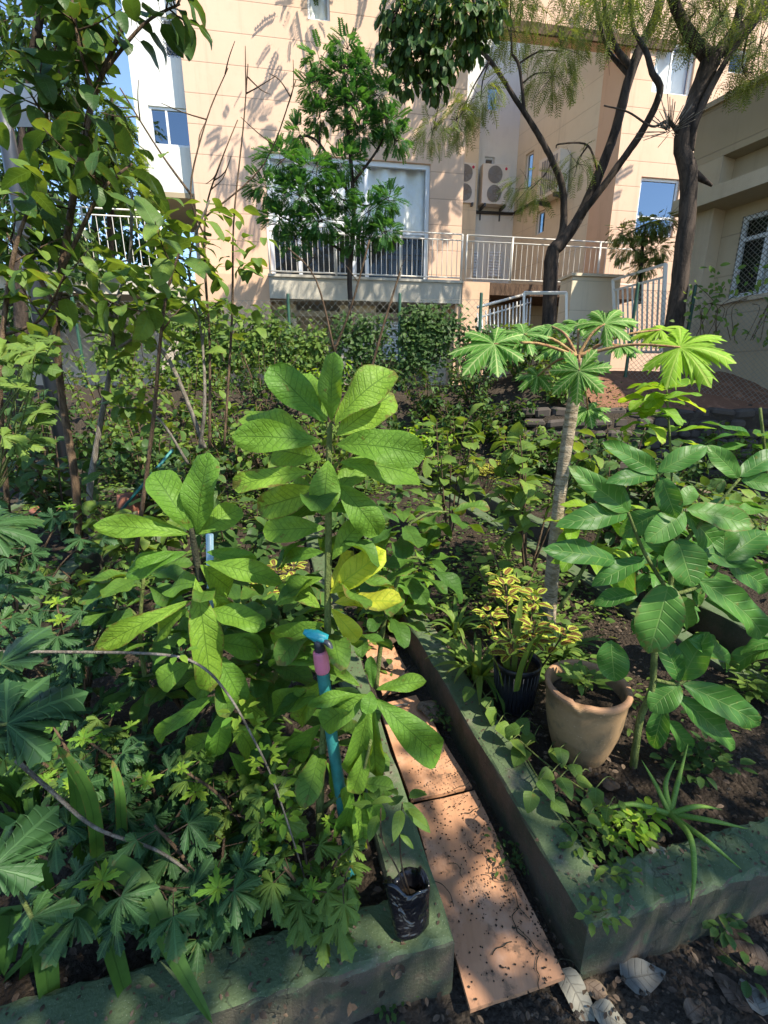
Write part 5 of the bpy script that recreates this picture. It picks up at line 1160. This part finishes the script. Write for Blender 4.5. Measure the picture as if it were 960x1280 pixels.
# upper-left background trees
for i, (lab, Y, limb, bl) in enumerate((
 ('tree with hanging light foliage filling the upper left corner behind the canopy', 7.5, [[(30, 520, 0, 20), (25, 300, 0, 16), (35, 120, 0, 12), (60, -40, 0, 8)], [(30, 200, 0, 9), (90, 60, 0, 6), (130, -20, 0, 4)]],
  [(20, 20, 0, .6, 130), (60, 50, 0, .5, 110), (95, 20, 0, .45, 90), (50, 100, .3, .5, 100), (20, 170, .2, .5, 100), (70, 170, .3, .4, 70), (95, 75, .2, .35, 60), (10, 240, .2, .45, 80), (60, 250, .4, .3, 40), (-30, 100, 0, .7, 120), (60, -60, 0, 1, 150)]),
 ('darker tree with drooping needles between the corner tree and the white bay', 12.5, [[(140, 460, 0, 12), (138, 300, 0, 9), (142, 200, 0, 6), (140, 120, 0, 3)]],
  [(140, 130, 0, .3, 40), (135, 150, 0, .5, 90), (150, 190, 0, .45, 80), (120, 220, 0, .6, 110), (160, 240, 0, .5, 80), (100, 180, 0, .5, 80), (175, 250, -.2, .4, 50)]),
 ('dark leafy tree beyond the left balcony, showing between its balusters', 15.8, [[(120, 470, 0, 14), (118, 330, 0, 12), (120, 250, 0, 7)]],
  [(60, 300, 0, 1.0, 380), (120, 290, 0, 1.0, 380), (180, 300, 0, 1.0, 380), (205, 330, 0, .8, 240), (150, 250, 0, .9, 240), (20, 260, 0, 1.0, 240), (-20, 330, 0, 1.0, 200), (90, 340, 0, 1.0, 260)]),
 ('dense dark tree before the left balcony railing at the left edge', 11.2, [[(20, 470, 0, 28), (25, 350, 0, 22), (30, 240, 0, 7)]],
  [(10, 60, 0, .9, 400), (60, 110, 0, .8, 400), (20, 150, 0, .9, 480), (80, 190, 0, .6, 280), (30, 230, 0, .9, 480), (75, 290, .2, .7, 320), (10, 310, 0, .9, 440), (110, 330, .2, .6, 240), (50, 380, 0, .8, 360), (0, 400, 0, .8, 320), (100, 40, 0, .5, 90)]))):
    tree('background_tree', lab, 'tree', Y, limb, bl, ('ovate_s', 'frond', 'ovate_s', 'ovate_s')[i], (.16, .42, .24, .2)[i], ('dark', 'mid', 'dark', 'dark')[i], 'bark', 'trees in the upper left background', down=.7)
# unseen trees right and behind the photographer, crowns shaped to throw the dapples
def shade(label, base, H, blobs, n, L, kd='ovate_s', lm='mid'):
    B = Vector(base); t = thing('shade_tree', label, 'tree', base); T, C = MB(), MB(); T.tube([B, B+Vector((.15, .1, H*.4)), B+Vector((-.1, .2, H*.7)), B+Vector((0, 0, H))], [.16, .13, .1, .04], 10, smooth=6, jit=.06)
    for (c, r_, k) in blobs: c = Vector(c); T.tube([B+Vector((0, 0, H*.55)), (B+Vector((0, 0, H*.6))).lerp(c, .5)+rv(.2), c], [.05, .02], 6, smooth=4)
    T.build('trunk', MT['bark'], t); crown(C, [(Vector(c), r_, k) for c, r_, k in blobs], kd, L, .5, shell=.0); C.build('crown', LM[lm], t)
SD = SUN/SUN.z
def up(x, y, z, H): v = Vector((x, y, z))+SD*(H-z); return (v.x, v.y, v.z)
bl = []
rr = random.Random(12)
for (x, y) in ((-.7, .2), (-.3, .45), (.1, .3), (.5, .4), (.9, .55), (1.3, .7), (-.7, .75), (-.35, .95), (0, .75), (.3, .8), (.75, .9), (1.15, 1.05), (-1.1, .5), (.55, 1.25), (.95, 1.35), (1.5, 1.3), (-1.7, 1.0), (-1.15, .85), (-.95, .6), (-1.3, .45), (-2.1, 2.6), (-2.4, 3.4), (1.9, 1.2), (-2.0, .6), (-1.5, .5)):
    bl.append((up(x, y, .2, rr.uniform(4.4, 5.6)), .42, 70))
shade('unseen leafy tree behind and to the right of the photographer, crown shaped for shade', (3.4, -1.9, 0), 5.6, bl, 0, .13)
bl = [(up(x, y, z, 11.5+rr.uniform(-1, 1)), r_, n) for (x, y, z, r_, n) in ((.7, 14, 6.2, .9, 120), (0, 14, 8.2, .8, 90), (.6, 14, 5.5, .9, 100), (1.0, 14, 7, .9, 100), (.2, 14, 4.8, .6, 60), (1.4, 14, 8.5, .9, 100), (.4, 14, 7, .6, 50), (-2.6, 14, 5.0, .5, 36), (-4.2, 13.6, 6.4, .6, 40), (-1.2, 14, 8.4, .6, 34), (-3, 14, 8.6, .6, 34), (5.6, 14, 5, .6, 40), (6.4, 14, 7.5, .7, 40), (2.5, 16, 6, .7, 40), (-1.0, 13, 3.8, .5, 34), (4.6, 14.5, 4.5, .6, 36), (-4.5, 14, 4.4, .5, 30), (1.5, 13, 3.8, .5, 30))]
shade('unseen tall tree above and to the right of the annex, crown shaped to dapple the facade', (9.5, 7.0, 1.5), 10.5, bl, 0, .38, 'frond', 'mid')

# ================================================================ TALL SHRUBS AT LEFT
def pxshrub(label, Y, stems, kd, L, per, lm, sm='stemb', group='tall broad-leaved shrubs at left', name='tall_shrub', extra=(), ws=1, tw=2, lo=.3):
    b0 = PY(stems[0][0][0], stems[0][0][1], Y); t = thing(name, label, 'shrub', tuple(b0), group); S, Lb = MB(), MB()
    for st in stems:
        Q = [PY(x, y, Y+(random.uniform(-.1, .1) if i else 0)) for i, (x, y, w_) in enumerate(st)]; P = S.tube(Q, [w_*Y/575/2 for _, _, w_ in st], 7, smooth=5, jit=.05)
        if per: along(Lb, kd, P, per, L, lo, 1, .3, droop=.25, ws=ws, petm=S)
        for k in range(tw):
            p, ax = path(P, random.uniform(lo, .95)); E = p+Vector((random.uniform(-1, 1), random.uniform(-1, .6), random.uniform(-.1, .8))).normalized()*L*random.uniform(1.2, 2.4); Q2 = S.tube([p, p.lerp(E, .5)+rv(.02), E], [.005, .002], 5, smooth=3)
            if per: along(Lb, kd, Q2, 6, L*.9, .2, 1, .3, droop=.25, ws=ws)
    for (x, y, r_, n) in extra:
        for i in range(n):
            p = PY(x+random.uniform(-r_, r_), y+random.uniform(-r_, r_), Y+random.uniform(-.3, .3)); a2 = random.random()*6.28
            put(Lb, random.choice(TP[kd]), p, Vector((math.cos(a2), math.sin(a2), random.uniform(-.7, .2))), UPV+rv(.4), L*random.uniform(.7, 1.2), None, ws)
    S.build('stems', MT[sm], t)
    if Lb.n: Lb.build('foliage', LM[lm], t)
    return t
pxshrub('tallest shrub at left, its dark trunk forking up across the blue sky', 2.9, [[(100, 690, 11), (94, 600, 10), (78, 500, 9), (70, 400, 9), (85, 290, 8), (102, 190, 7), (118, 120, 6), (150, 40, 4), (170, -20, 3)], [(72, 390, 6), (45, 340, 5), (20, 310, 4), (0, 280, 3)], [(76, 340, 5), (120, 250, 4), (140, 225, 3), (165, 205, 2)], [(118, 120, 4), (100, 60, 3), (90, 0, 3)], [(130, 90, 4), (180, 30, 3), (225, 5, 2)], [(102, 190, 4), (60, 150, 3), (40, 120, 2)]],
 'ovate', .165, 12, 'dark', tw=4, lo=.35)
pxshrub('grey stemmed shrub leaning left with thin branches crossing the balcony', 3.2, [[(118, 690, 9), (112, 620, 8), (122, 550, 7), (140, 450, 6), (146, 380, 5), (162, 330, 4), (165, 240, 3)], [(256, 560, 6), (213, 453, 5), (173, 420, 4), (117, 377, 4), (33, 327, 3)], [(250, 560, 5), (256, 500, 4), (252, 420, 3), (236, 330, 2.5), (262, 250, 2)], [(140, 440, 4), (180, 410, 3), (215, 350, 2)], [(235, 580, 4), (200, 525, 3), (165, 505, 3)]],
 'ovate', .14, 10, 'mid', 'stemgrey', tw=4, lo=.4, extra=((180, 330, 50, 16), (230, 300, 40, 18), (170, 210, 40, 10)))
pxshrub('shrub with reddish bare twigs rising in front of the peach facade', 3.6, [[(262, 560, 4), (262, 430, 3), (256, 330, 3), (258, 260, 2), (275, 205, 1.5), (297, 150, 1)], [(258, 300, 2.5), (238, 240, 2), (258, 150, 1.4), (285, 85, 1)], [(280, 560, 3.5), (290, 400, 3), (292, 280, 2), (304, 160, 1.5), (310, 80, 1)], [(240, 245, 3), (200, 190, 2), (150, 110, 1.5)], [(258, 270, 2), (330, 205, 1.5), (370, 100, 1)]],
 'ovate', .13, 0, 'mid', tw=3, lo=.5, extra=((265, 285, 45, 26), (310, 320, 25, 18), (240, 340, 40, 20), (300, 400, 25, 16)))
pxshrub('shrub of yellow-green oval leaves at the left edge under the canopy', 2.6, [[(10, 640, 7), (0, 480, 6), (15, 330, 5), (40, 250, 3)], [(0, 420, 5), (50, 400, 3), (80, 345, 2)]], 'ovate', .14, 10, 'mid', tw=3, lo=.3, extra=((50, 225, 30, 6), (30, 420, 50, 16), (20, 190, 40, 8)))
pxshrub('broad-leaved shrub whose pale leaves cross the front of the left balcony', 2.7, [[(170, 690, 6), (190, 540, 5), (200, 430, 4), (210, 360, 3), (230, 300, 2)]], 'ovate', .18, 7, 'mid', tw=3, lo=.5, extra=((190, 370, 60, 12), (140, 340, 40, 8)))
pxshrub('thin branched shrub before the vine covered fence, right of the central shrub stem', 5.0, [[(410, 640, 5), (413, 470, 4), (418, 440, 3), (440, 380, 2.5), (462, 300, 2)], [(418, 440, 3), (395, 350, 2), (360, 310, 1.5)], [(430, 600, 4), (470, 440, 3), (500, 340, 2)]], 'ovate', .1, 0, 'mid', tw=3, lo=.4, group=None)

# ================================================================ BACKGROUND SHRUBS (bank, beds, hedge)
G = 'bushes crowding the bank and the rear beds'
BS = [ # x, y, h, spread, stems, kind, L, per, material, label
 (-5.2, 6.2, 1.7, .7, 8, 'ovate', .16, 9, 'dark', 'dark bush at the far left below the balcony'), (-4.1, 5.2, 1.5, .6, 8, 'ovate', .15, 9, 'dark', 'dark bush behind the clay saucer'), (-3.3, 6.4, 1.6, .7, 8, 'ovate', .15, 9, 'mid', 'mid green bush beyond the rusty pot'),
 (-2.6, 5.0, 1.1, .5, 8, 'ovate', .14, 9, 'dark', 'dark bush just behind the rusty pot'), (-2.3, 6.6, 1.5, .6, 8, 'ovate', .15, 9, 'dark', 'dark bush under the bare reddish twigs'), (-1.5, 5.6, 1.25, .55, 8, 'ovate', .14, 9, 'mid', 'dark bush behind the left shoulder of the central shrub'),
 (-.9, 6.8, 1.3, .6, 8, 'ovate', .13, 9, 'mid', 'mid green bush framed between the central shrub and its left neighbour'), (-.3, 5.8, .9, .5, 7, 'ovate', .13, 8, 'mid', 'low dark bush right behind the top leaves of the central shrub'), (.5, 6.9, 1.1, .5, 8, 'ovate', .12, 9, 'bright', 'dark bush behind the pale oval-leaved plant'),
 (1.2, 7.2, 1.0, .5, 7, 'ovate', .12, 8, 'mid', 'bush at the left end of the stone wall'), (2.1, 7.0, 1.1, .5, 8, 'ovate', .14, 9, 'mid', 'bush before the stone wall behind the papaya crown'), (2.9, 6.6, .8, .4, 6, 'ovate', .13, 8, 'dark', 'low bush before the stone wall right of the papaya'),
 (-4.8, 8.0, 1.9, .8, 8, 'ovate_s', .13, 14, 'mid', 'leafy bush on the bank at the far left'), (-3.6, 8.4, 1.3, .8, 8, 'ovate_s', .12, 14, 'mid', 'leafy bush on the bank under the left balcony'), (-2.2, 8.4, 1.7, .8, 9, 'ovate_s', .12, 14, 'dark', 'leafy bush on the bank at the corner of the peach wall'),
 (-1.2, 8.5, 1.3, .7, 9, 'ovate_s', .11, 14, 'bright', 'leafy bush on the bank below the balcony window'), (-.2, 8.6, 1.1, .7, 9, 'ovate_s', .11, 14, 'dark', 'leafy bush on the bank below the slim feathery tree'), (.8, 8.5, 1.0, .6, 9, 'ovate_s', .11, 14, 'dark', 'leafy bush on the bank below the grey shutter'),
 (1.7, 8.7, 1.2, .6, 9, 'ovate_s', .11, 14, 'dark', 'leafy bush on the bank below the orange column'), (2.6, 9.3, 1.0, .6, 9, 'ovate_s', .11, 14, 'mid', 'leafy bush at the foot of the white stair railing'), (3.5, 6.9, 1.0, .5, 7, 'ovate', .13, 9, 'dark', 'bush before the stone wall beside the annex end'), (5.6, 7.0, 1.0, .5, 7, 'ovate', .13, 9, 'mid', 'bush before the far right end of the stone wall'), (3.6, 9.9, .9, .5, 8, 'ovate_s', .11, 12, 'dark', 'leafy bush at the foot of the forked tree'),
 (-5.6, 7.6, 1.2, .8, 9, 'ovate_s', .13, 18, 'dark', 'spreading bush low on the bank at the far left edge'), (-4.3, 7.3, 1.1, .8, 9, 'ovate_s', .12, 18, 'dark', 'spreading bush low on the bank left of the leaning grey stems'), (-3.0, 7.5, 1.0, .8, 9, 'ovate_s', .12, 18, 'mid', 'spreading bush low on the bank behind the leaning grey stems'),
 (-1.7, 7.6, 1.0, .8, 9, 'ovate_s', .12, 18, 'dark', 'spreading bush low on the bank left of the central shrub top'), (-.5, 7.7, .9, .8, 9, 'ovate_s', .12, 18, 'mid', 'spreading bush low on the bank over the central shrub top'), (.4, 7.8, .9, .7, 9, 'ovate_s', .11, 18, 'dark', 'spreading bush low on the bank right of the central shrub top'),
 (1.3, 8.1, 1.0, .7, 9, 'ovate_s', .11, 18, 'dark', 'spreading bush on the bank beside the white stair railing foot'), (2.1, 8.0, .9, .7, 9, 'ovate_s', .12, 18, 'dark', 'spreading bush on top of the left end of the stone wall'), (3.1, 8.2, .9, .6, 9, 'ovate_s', .12, 14, 'mid', 'bush on the red bank behind the papaya crown'), (2.6, 7.2, .9, .5, 7, 'ovate', .14, 9, 'dark', 'bush hiding the middle of the stone wall'), (4.9, 7.1, .8, .4, 6, 'ovate', .12, 7, 'dark', 'thin bush before the right part of the stone wall'),
 (2.7, 8.8, 1.1, .7, 9, 'ovate_s', .12, 18, 'dark', 'bush on the bank left of the red earth'), (3.7, 9.0, .9, .5, 8, 'ovate_s', .11, 16, 'dark', 'bush on the bank between the white gate and the papaya crown'),
 (-1.9, 4.3, .8, .45, 8, 'ovate', .14, 8, 'dark', 'dark bush in the middle distance of the lower left bed'), (-1.0, 4.4, .75, .45, 7, 'ovate', .12, 8, 'mid', 'green bush seen through the gap left of the central shrub stem'), (-2.9, 3.9, 1.0, .5, 8, 'ovate', .15, 9, 'dark', 'dark bush between the saucer and the rusty pot'),
 (-.25, 3.6, .7, .4, 8, 'ovate', .12, 8, 'dark', 'dark bush hidden behind the central shrub foliage'), (-1.0, 2.9, .7, .4, 8, 'ovate', .13, 8, 'dark', 'dark bush in the shade behind the second broadleaf shrub'), (-1.7, 3.1, .8, .4, 8, 'ovate', .13, 8, 'mid', 'bush in the left bed level with the pale blue stake'),
 (2.4, 5.2, .5, .4, 7, 'ovate', .12, 8, 'mid', 'low bush left of the pale lying pole'), (4.2, 6.4, .6, .5, 7, 'ovate', .12, 8, 'dark', 'low bush at the foot of the stone wall at right'),
 (-3.8, 3.2, 1.6, .5, 8, 'ovate', .17, 9, 'dark', 'tall dark bush cut by the left edge of the picture'), (-2.4, 2.3, .9, .4, 7, 'ovate', .14, 8, 'dark', 'dark bush low at the left edge behind the lobed shrubs'),
 (-.55, 2.2, .45, .3, 7, 'ovate', .13, 7, 'dark', 'low dark plant under the coleus left of the hero stem'), (.02, 2.5, .4, .22, 6, 'hero', .15, 6, 'hero', 'low net-veined bush beside the farthest plywood board'),
 (1.75, 2.6, .5, .3, 7, 'avocado', .16, 6, 'avocado', 'pale-ribbed bush behind the tall smooth leaved sapling'), (2.5, 3.4, .7, .4, 7, 'ovate', .15, 8, 'mid', 'green bush above the smooth leaved sapling at right'), (3.4, 4.3, .5, .4, 7, 'ovate', .14, 8, 'dark', 'low bush beyond the pale lying pole at right')]
for (x, y, h, sp, n_, kd, L, per, lm, lab) in BS:
    kw = dict(ws=1.0)
    shrub('leafy_bush', lab, 'bush', x, y, h, sp, n_, kd, L, per, lm, group=G, twigs=4, rad=.012 if h > .9 else .006)
# vines on the fence
def vine(label, x0, x1, y, z0, z1, n, L, lm='mid', dens=0):
    t = thing('climbing_vine', label, 'vine', ((x0+x1)/2, y, z0), 'vines climbing the chain link fences'); S, Lb = MB(), MB()
    for i in range(int((x1-x0)*7)):
        x = random.uniform(x0, x1); S.tube([(x, y+.02, z0-.1), (x+random.uniform(-.2, .2), y-.03, (z0+z1)/2), (x+random.uniform(-.4, .4), y, z1*random.uniform(.9, 1))], .006, 4, smooth=4)
    c = [(random.uniform(x0, x1), random.uniform(z0, z1)) for _ in range(max(3, int((x1-x0)*5)))]
    for i in range(n):
        cx, cz = random.choice(c); x = random.gauss(cx, .22); z = min(random.gauss(cz, .2), z1+.25)
        if x < x0-.1 or x > x1+.1 or z < z0-.1: continue
        put(Lb, random.choice(TP['ovate_s']), (x, y+random.uniform(-.16, .1), z), Vector((random.uniform(-1, 1), random.uniform(-1, .2), random.uniform(-1, .3))), Vector((0, -1, .6))+rv(.5), L*random.uniform(.6, 1.2))
    S.build('stems', MT['stemb'], t); Lb.build('foliage', LM[lm], t)
vine('climbing vine on the fence at the left of the picture', -5.6, -2.6, 9.35, 1.4, 2.8, 3200, .13)
vine('climbing vine on the fence left of the slim feathery tree', -2.6, -1.0, 9.35, 1.4, 2.85, 2800, .12, 'mid')
vine('climbing vine on the fence between the feathery tree and the shutter', -1.0, .4, 9.3, 1.4, 2.6, 2200, .11, 'dark')
vine('climbing vine on the fence before the orange column', .4, 2.1, 9.25, 1.4, 2.75, 2800, .11, 'dark')
vine('sparse creeper on the rusty fence before the annex window', 5.0, 7.0, 8.35, 2.4, 3.2, 170, .13, 'mid')

# ================================================================ GROUND COVER AND LITTER
def scatter(name, label, cat, lm, kd, L, n, area, zf, tilt=.35, ks='stuff'):
    Lb = MB()
    for i in range(n):
        x, y = area(); z = zf(x, y); q = ((Vector((x, y))-GO).dot(gv)+.335) % 1.835
        if name == 'ground_cover' and y < 7.2:
            if .335-.01 < q < .47 or q > 1.70: continue
            if q < .335: z -= .15
        a = random.random()*6.28
        put(Lb, random.choice(TP[kd]), (x, y, z), Vector((math.cos(a), math.sin(a), random.uniform(-.1, tilt))), UPV+rv(.5), L*random.uniform(.5, 1.3))
    o = Lb.build(name, LM[lm], loc=(0, 2, .2)); o['kind'] = ks; o['label'] = label; o['category'] = cat; return o
def inbed(v0, v1, u0, u1):
    def f():
        P = UV(random.uniform(u0, u1), random.uniform(v0, v1)); return P.x, P.y
    return f
zb_ = lambda x, y: .15+random.uniform(0, .05); 
mbc = [inbed(.2, 1.35, .5, 3.2)() for _ in range(26)]
clumpc = [(random.uniform(-4.5, 5.5), random.uniform(2.2, 7)) for _ in range(90)]
def clump(): c = random.choice(clumpc); return random.gauss(c[0], .22), random.gauss(c[1], .2)
scatter('ground_cover', 'low green weeds covering the soil of the rear beds', 'ground cover', 'mid', 'ovate_s', .06, 9000, clump, lambda x, y: terrain(x, y)+.16+random.uniform(0, .07))
scatter('ground_cover', 'dark creeping leaves over the soil between the far bushes', 'ground cover', 'dark', 'ovate_s', .07, 7000, lambda: (random.uniform(-5, 5.2), random.uniform(2.6, 8.8)), lambda x, y: max(terrain(x, y), 0)+.1*(y < 6.9)+random.uniform(.04, .14))
scatter('ground_cover', 'small creeping weeds on the soil around the pots and the papaya foot', 'ground cover', 'mid', 'ovate_s', .035, 1500, lambda: (lambda c: (random.gauss(c[0], .09), random.gauss(c[1], .09)))(random.choice(mbc)), lambda x, y: .16+random.uniform(0, .04))
scatter('leaf_litter', 'brown dry leaf scraps on the soil of the two front beds', 'leaf litter', 'dry', 'small', .022, 3600, lambda: random.choice((inbed(.12, 1.38, .12, 3), inbed(-1.7, -.45, .0, 3)))(), lambda x, y: .165+random.uniform(0, .012), .25)
scatter('leaf_litter', 'dark leaf scraps and mulch on the ground before the front kerbs', 'leaf litter', 'dry', 'small', .02, 1800, lambda: (random.uniform(-1, 1.6), random.uniform(.35, 1.0)), lambda x, y: .012+random.uniform(0, .008) if True else 0, .2)
def kerbtop():
    if random.random() < .5: return inbed(.005, .125, .02, 4.5)() if random.random() < .6 else inbed(.02, 1.4, .01, .12)()
    return inbed(-.46, -.345, .1, 3)() if random.random() < .6 else inbed(-1.7, -.4, .07, .17)()
scatter('leaf_litter', 'crumbs of leaf and dirt lying on top of the painted kerbs', 'leaf litter', 'dry', 'small', .014, 900, kerbtop, lambda x, y: .194, .1)
o = MB(); rr = random.Random(21)   # pebbles, soil crumbs
def crumb(o, x, y, z, s): 
    V = np.array([(1, 0, 0), (0, 1, 0), (-1, 0, 0), (0, -1, 0), (0, 0, .8), (0, 0, -.8)])*s*(.7+.6*np.random.default_rng(rr.randrange(9999)).random((6, 1))); o.add(V+np.array((x, y, z)), [(0, 1, 4), (1, 2, 4), (2, 3, 4), (3, 0, 4), (1, 0, 5), (2, 1, 5), (3, 2, 5), (0, 3, 5)])
for i in range(2600):
    if i % 2: x, y = rr.uniform(-.9, 1.7), rr.uniform(.3, .98); z = .004
    else: P = UV(rr.uniform(.12, 1.8), rr.uniform(.13, 1.4) if i % 4 else rr.uniform(-1.6, -.45)); x, y, z = P.x, P.y, .155
    P = Vector((x, y))-GO; v = P.dot(gv); u = P.dot(gu)
    if z < .1 and ((v > -.01 and u > -.02) or (-1.85 < v < -.32 and u > -.12)): continue
    crumb(o, x, y, z+.012 if z < .1 else z+.01, rr.choice((.003, .004, .006, .009)))
MT['pebble'] = mk_soil('soil_crumbs', (.04, .03, .022), (.16, .13, .10), scale=3); k = o.build('soil_crumbs', MT['pebble'], loc=(0, 1, 0), smooth=False); k['kind'] = 'stuff'; k['label'] = 'small stones and soil crumbs strewn on the dark ground'; k['category'] = 'pebbles'
# debris on the boards: rootlets and crumbs
o = MB(); o2 = MB()
for i in range(1300):
    c = rr.choice(((640, 1015, 26, 34), (650, 1060, 18, 40), (600, 1120, 40, 70), (670, 1150, 20, 60), (560, 960, 25, 40), (575, 1030, 40, 40), (480, 820, 30, 40)))
    P = PZ(rr.gauss(c[0], c[2]), rr.gauss(c[1], c[3]), .056); v = (P-Vector((GO.x, GO.y, 0))).dot(Vector((gv.x, gv.y, 0)))
    if -.32 < v < -.02: crumb(o, P.x, P.y, P.z, rr.choice((.0018, .0025, .0035)))
for i in range(40):
    c = rr.choice(((640, 1015, 26, 30), (650, 1070, 18, 40), (600, 1120, 40, 60), (680, 1150, 15, 60))); P = PZ(rr.gauss(c[0], c[2]), rr.gauss(c[1], c[3]), .06); pts = [P]; a = rr.random()*6.28
    for k in range(5): a += rr.uniform(-.9, .9); pts.append(pts[-1]+Vector((math.cos(a), math.sin(a), 0))*rr.uniform(.008, .022)+Vector((0, 0, rr.uniform(-.002, .002))))
    v = (pts[-1]-Vector((GO.x, GO.y, 0))).dot(Vector((gv.x, gv.y, 0))); v0_ = (pts[0]-Vector((GO.x, GO.y, 0))).dot(Vector((gv.x, gv.y, 0)))
    if -.32 < v < -.015 and -.32 < v0_ < -.015: o2.tube(pts, .0012, 4, smooth=3)
k = o.build('soil_crumbs', MT['soil'], loc=(.3, 1, 0), smooth=False); k['kind'] = 'stuff'; k['label'] = 'dark earth crumbs scattered on the plywood boards'; k['category'] = 'dirt'
k = o2.build('rootlets', MT['stemd'], loc=(.3, 1, 0)); k['kind'] = 'stuff'; k['label'] = 'thin dry rootlets lying on the plywood boards'; k['category'] = 'rootlets'
# single dead leaves on the ground
def dead(label, px, py, z, Lpx, az, lm='dry', kd='ovate', curl=0, ws=1.2, tilt=.05):
    c = PZ(px, py, z); mb = MB(); L = Lpx*(c.y*CT+(CAMZ-z)*ST)/560; d = Vector((math.cos(az), math.sin(az), tilt)); tp = leaf_tpl(kd, .6, 10, 3, .12, .35+curl, .07, random.randrange(9))
    put(mb, tp, tuple(c-d*L*.5+Vector((0, 0, L*.08))), d, UPV+rv(.15), L, random.random(), ws); tag(mb.build('dead_leaf', LM[lm], loc=tuple(c)), label, 'dead leaf', 'single dead leaves on the ground')
for a in (('brown dead leaf on the farthest plywood board near its kerb side', 492, 800, .045, 34, .6, 'dry', 'ovate', .3, 1), ('curled dead leaf on the farthest plywood board at its far end', 462, 785, .045, 30, 2.2, 'dry', 'ovate', .8, 1), ('dark dead leaf on the farthest plywood board beneath the yellow leaves', 478, 830, .045, 32, -.4, 'dry', 'ovate', .3, 1.1), ('small dead leaf at the kerb side of the middle plywood board', 548, 935, .05, 26, 1.3, 'dry', 'ovate', .3, 1),
          ('big pale grey dead leaf lying flat below the front kerb corner', 805, 1222, .005, 58, .1, 'drygrey', 'heart', -.3, 1.0), ('curled grey dead leaf touching the end of the nearest plywood board', 722, 1248, .005, 60, -1.2, 'drygrey', 'ovate', .8, .9), ('narrow folded dead leaf right of the nearest board', 750, 1244, .005, 40, -.7, 'dry', 'ovate', .6, .8),
          ('grey dead leaf cut by the bottom of the picture', 765, 1275, .005, 48, -.5, 'drygrey', 'ovate', .4, 1), ('brown dead leaf near the bottom right corner', 915, 1240, .005, 46, 2.0, 'dry', 'ovate', .2, 1.1), ('grey dead leaf at the right edge by the kerb dapples', 940, 1245, .005, 40, 1.4, 'drygrey', 'ovate', .2, 1.2),
          ('dark dead leaf by the right edge under the kerb', 935, 1195, .005, 44, 2.6, 'dry', 'ovate', .2, 1.2), ('flat brown dead leaf at the bottom between kerb and corner', 870, 1262, .005, 36, .4, 'dry', 'ovate', .2, 1), ('pale dead leaf lying on the joint of the plywood boards', 537, 890, .045, 40, -1.0, 'dry', 'ovate', .2, 1.1),
          ('dry mauve leaf left of the aloe on the bed soil', 803, 1035, .17, 36, .9, 'dry', 'lance', .8, 2.2), ('curled dry leaf below the aloe at the kerb edge', 820, 1060, .18, 34, 1.0, 'drygrey', 'ovate', .9, 1), ('dry brown leaf between creeper and aloe', 757, 1005, .17, 44, .3, 'dry', 'lance', .8, 1.8),
          ('orange dry leaf at the foot of the terracotta pot', 765, 982, .17, 26, .2, 'dry', 'ovate', .3, 1), ('dry leaf on the soil of the left bed beside the standpipe', 395, 1080, .165, 28, 1.1, 'dry', 'ovate', .3, 1), ('tan dry leaf between the strap leaves at lower left', 155, 1170, .165, 26, .8, 'dry', 'ovate', .3, 1.2),
          ('reddish dry leaf at the right side of the left bed soil', 310, 1055, .165, 26, .1, 'dry', 'ovate', .3, 1)):
    dead(*a)
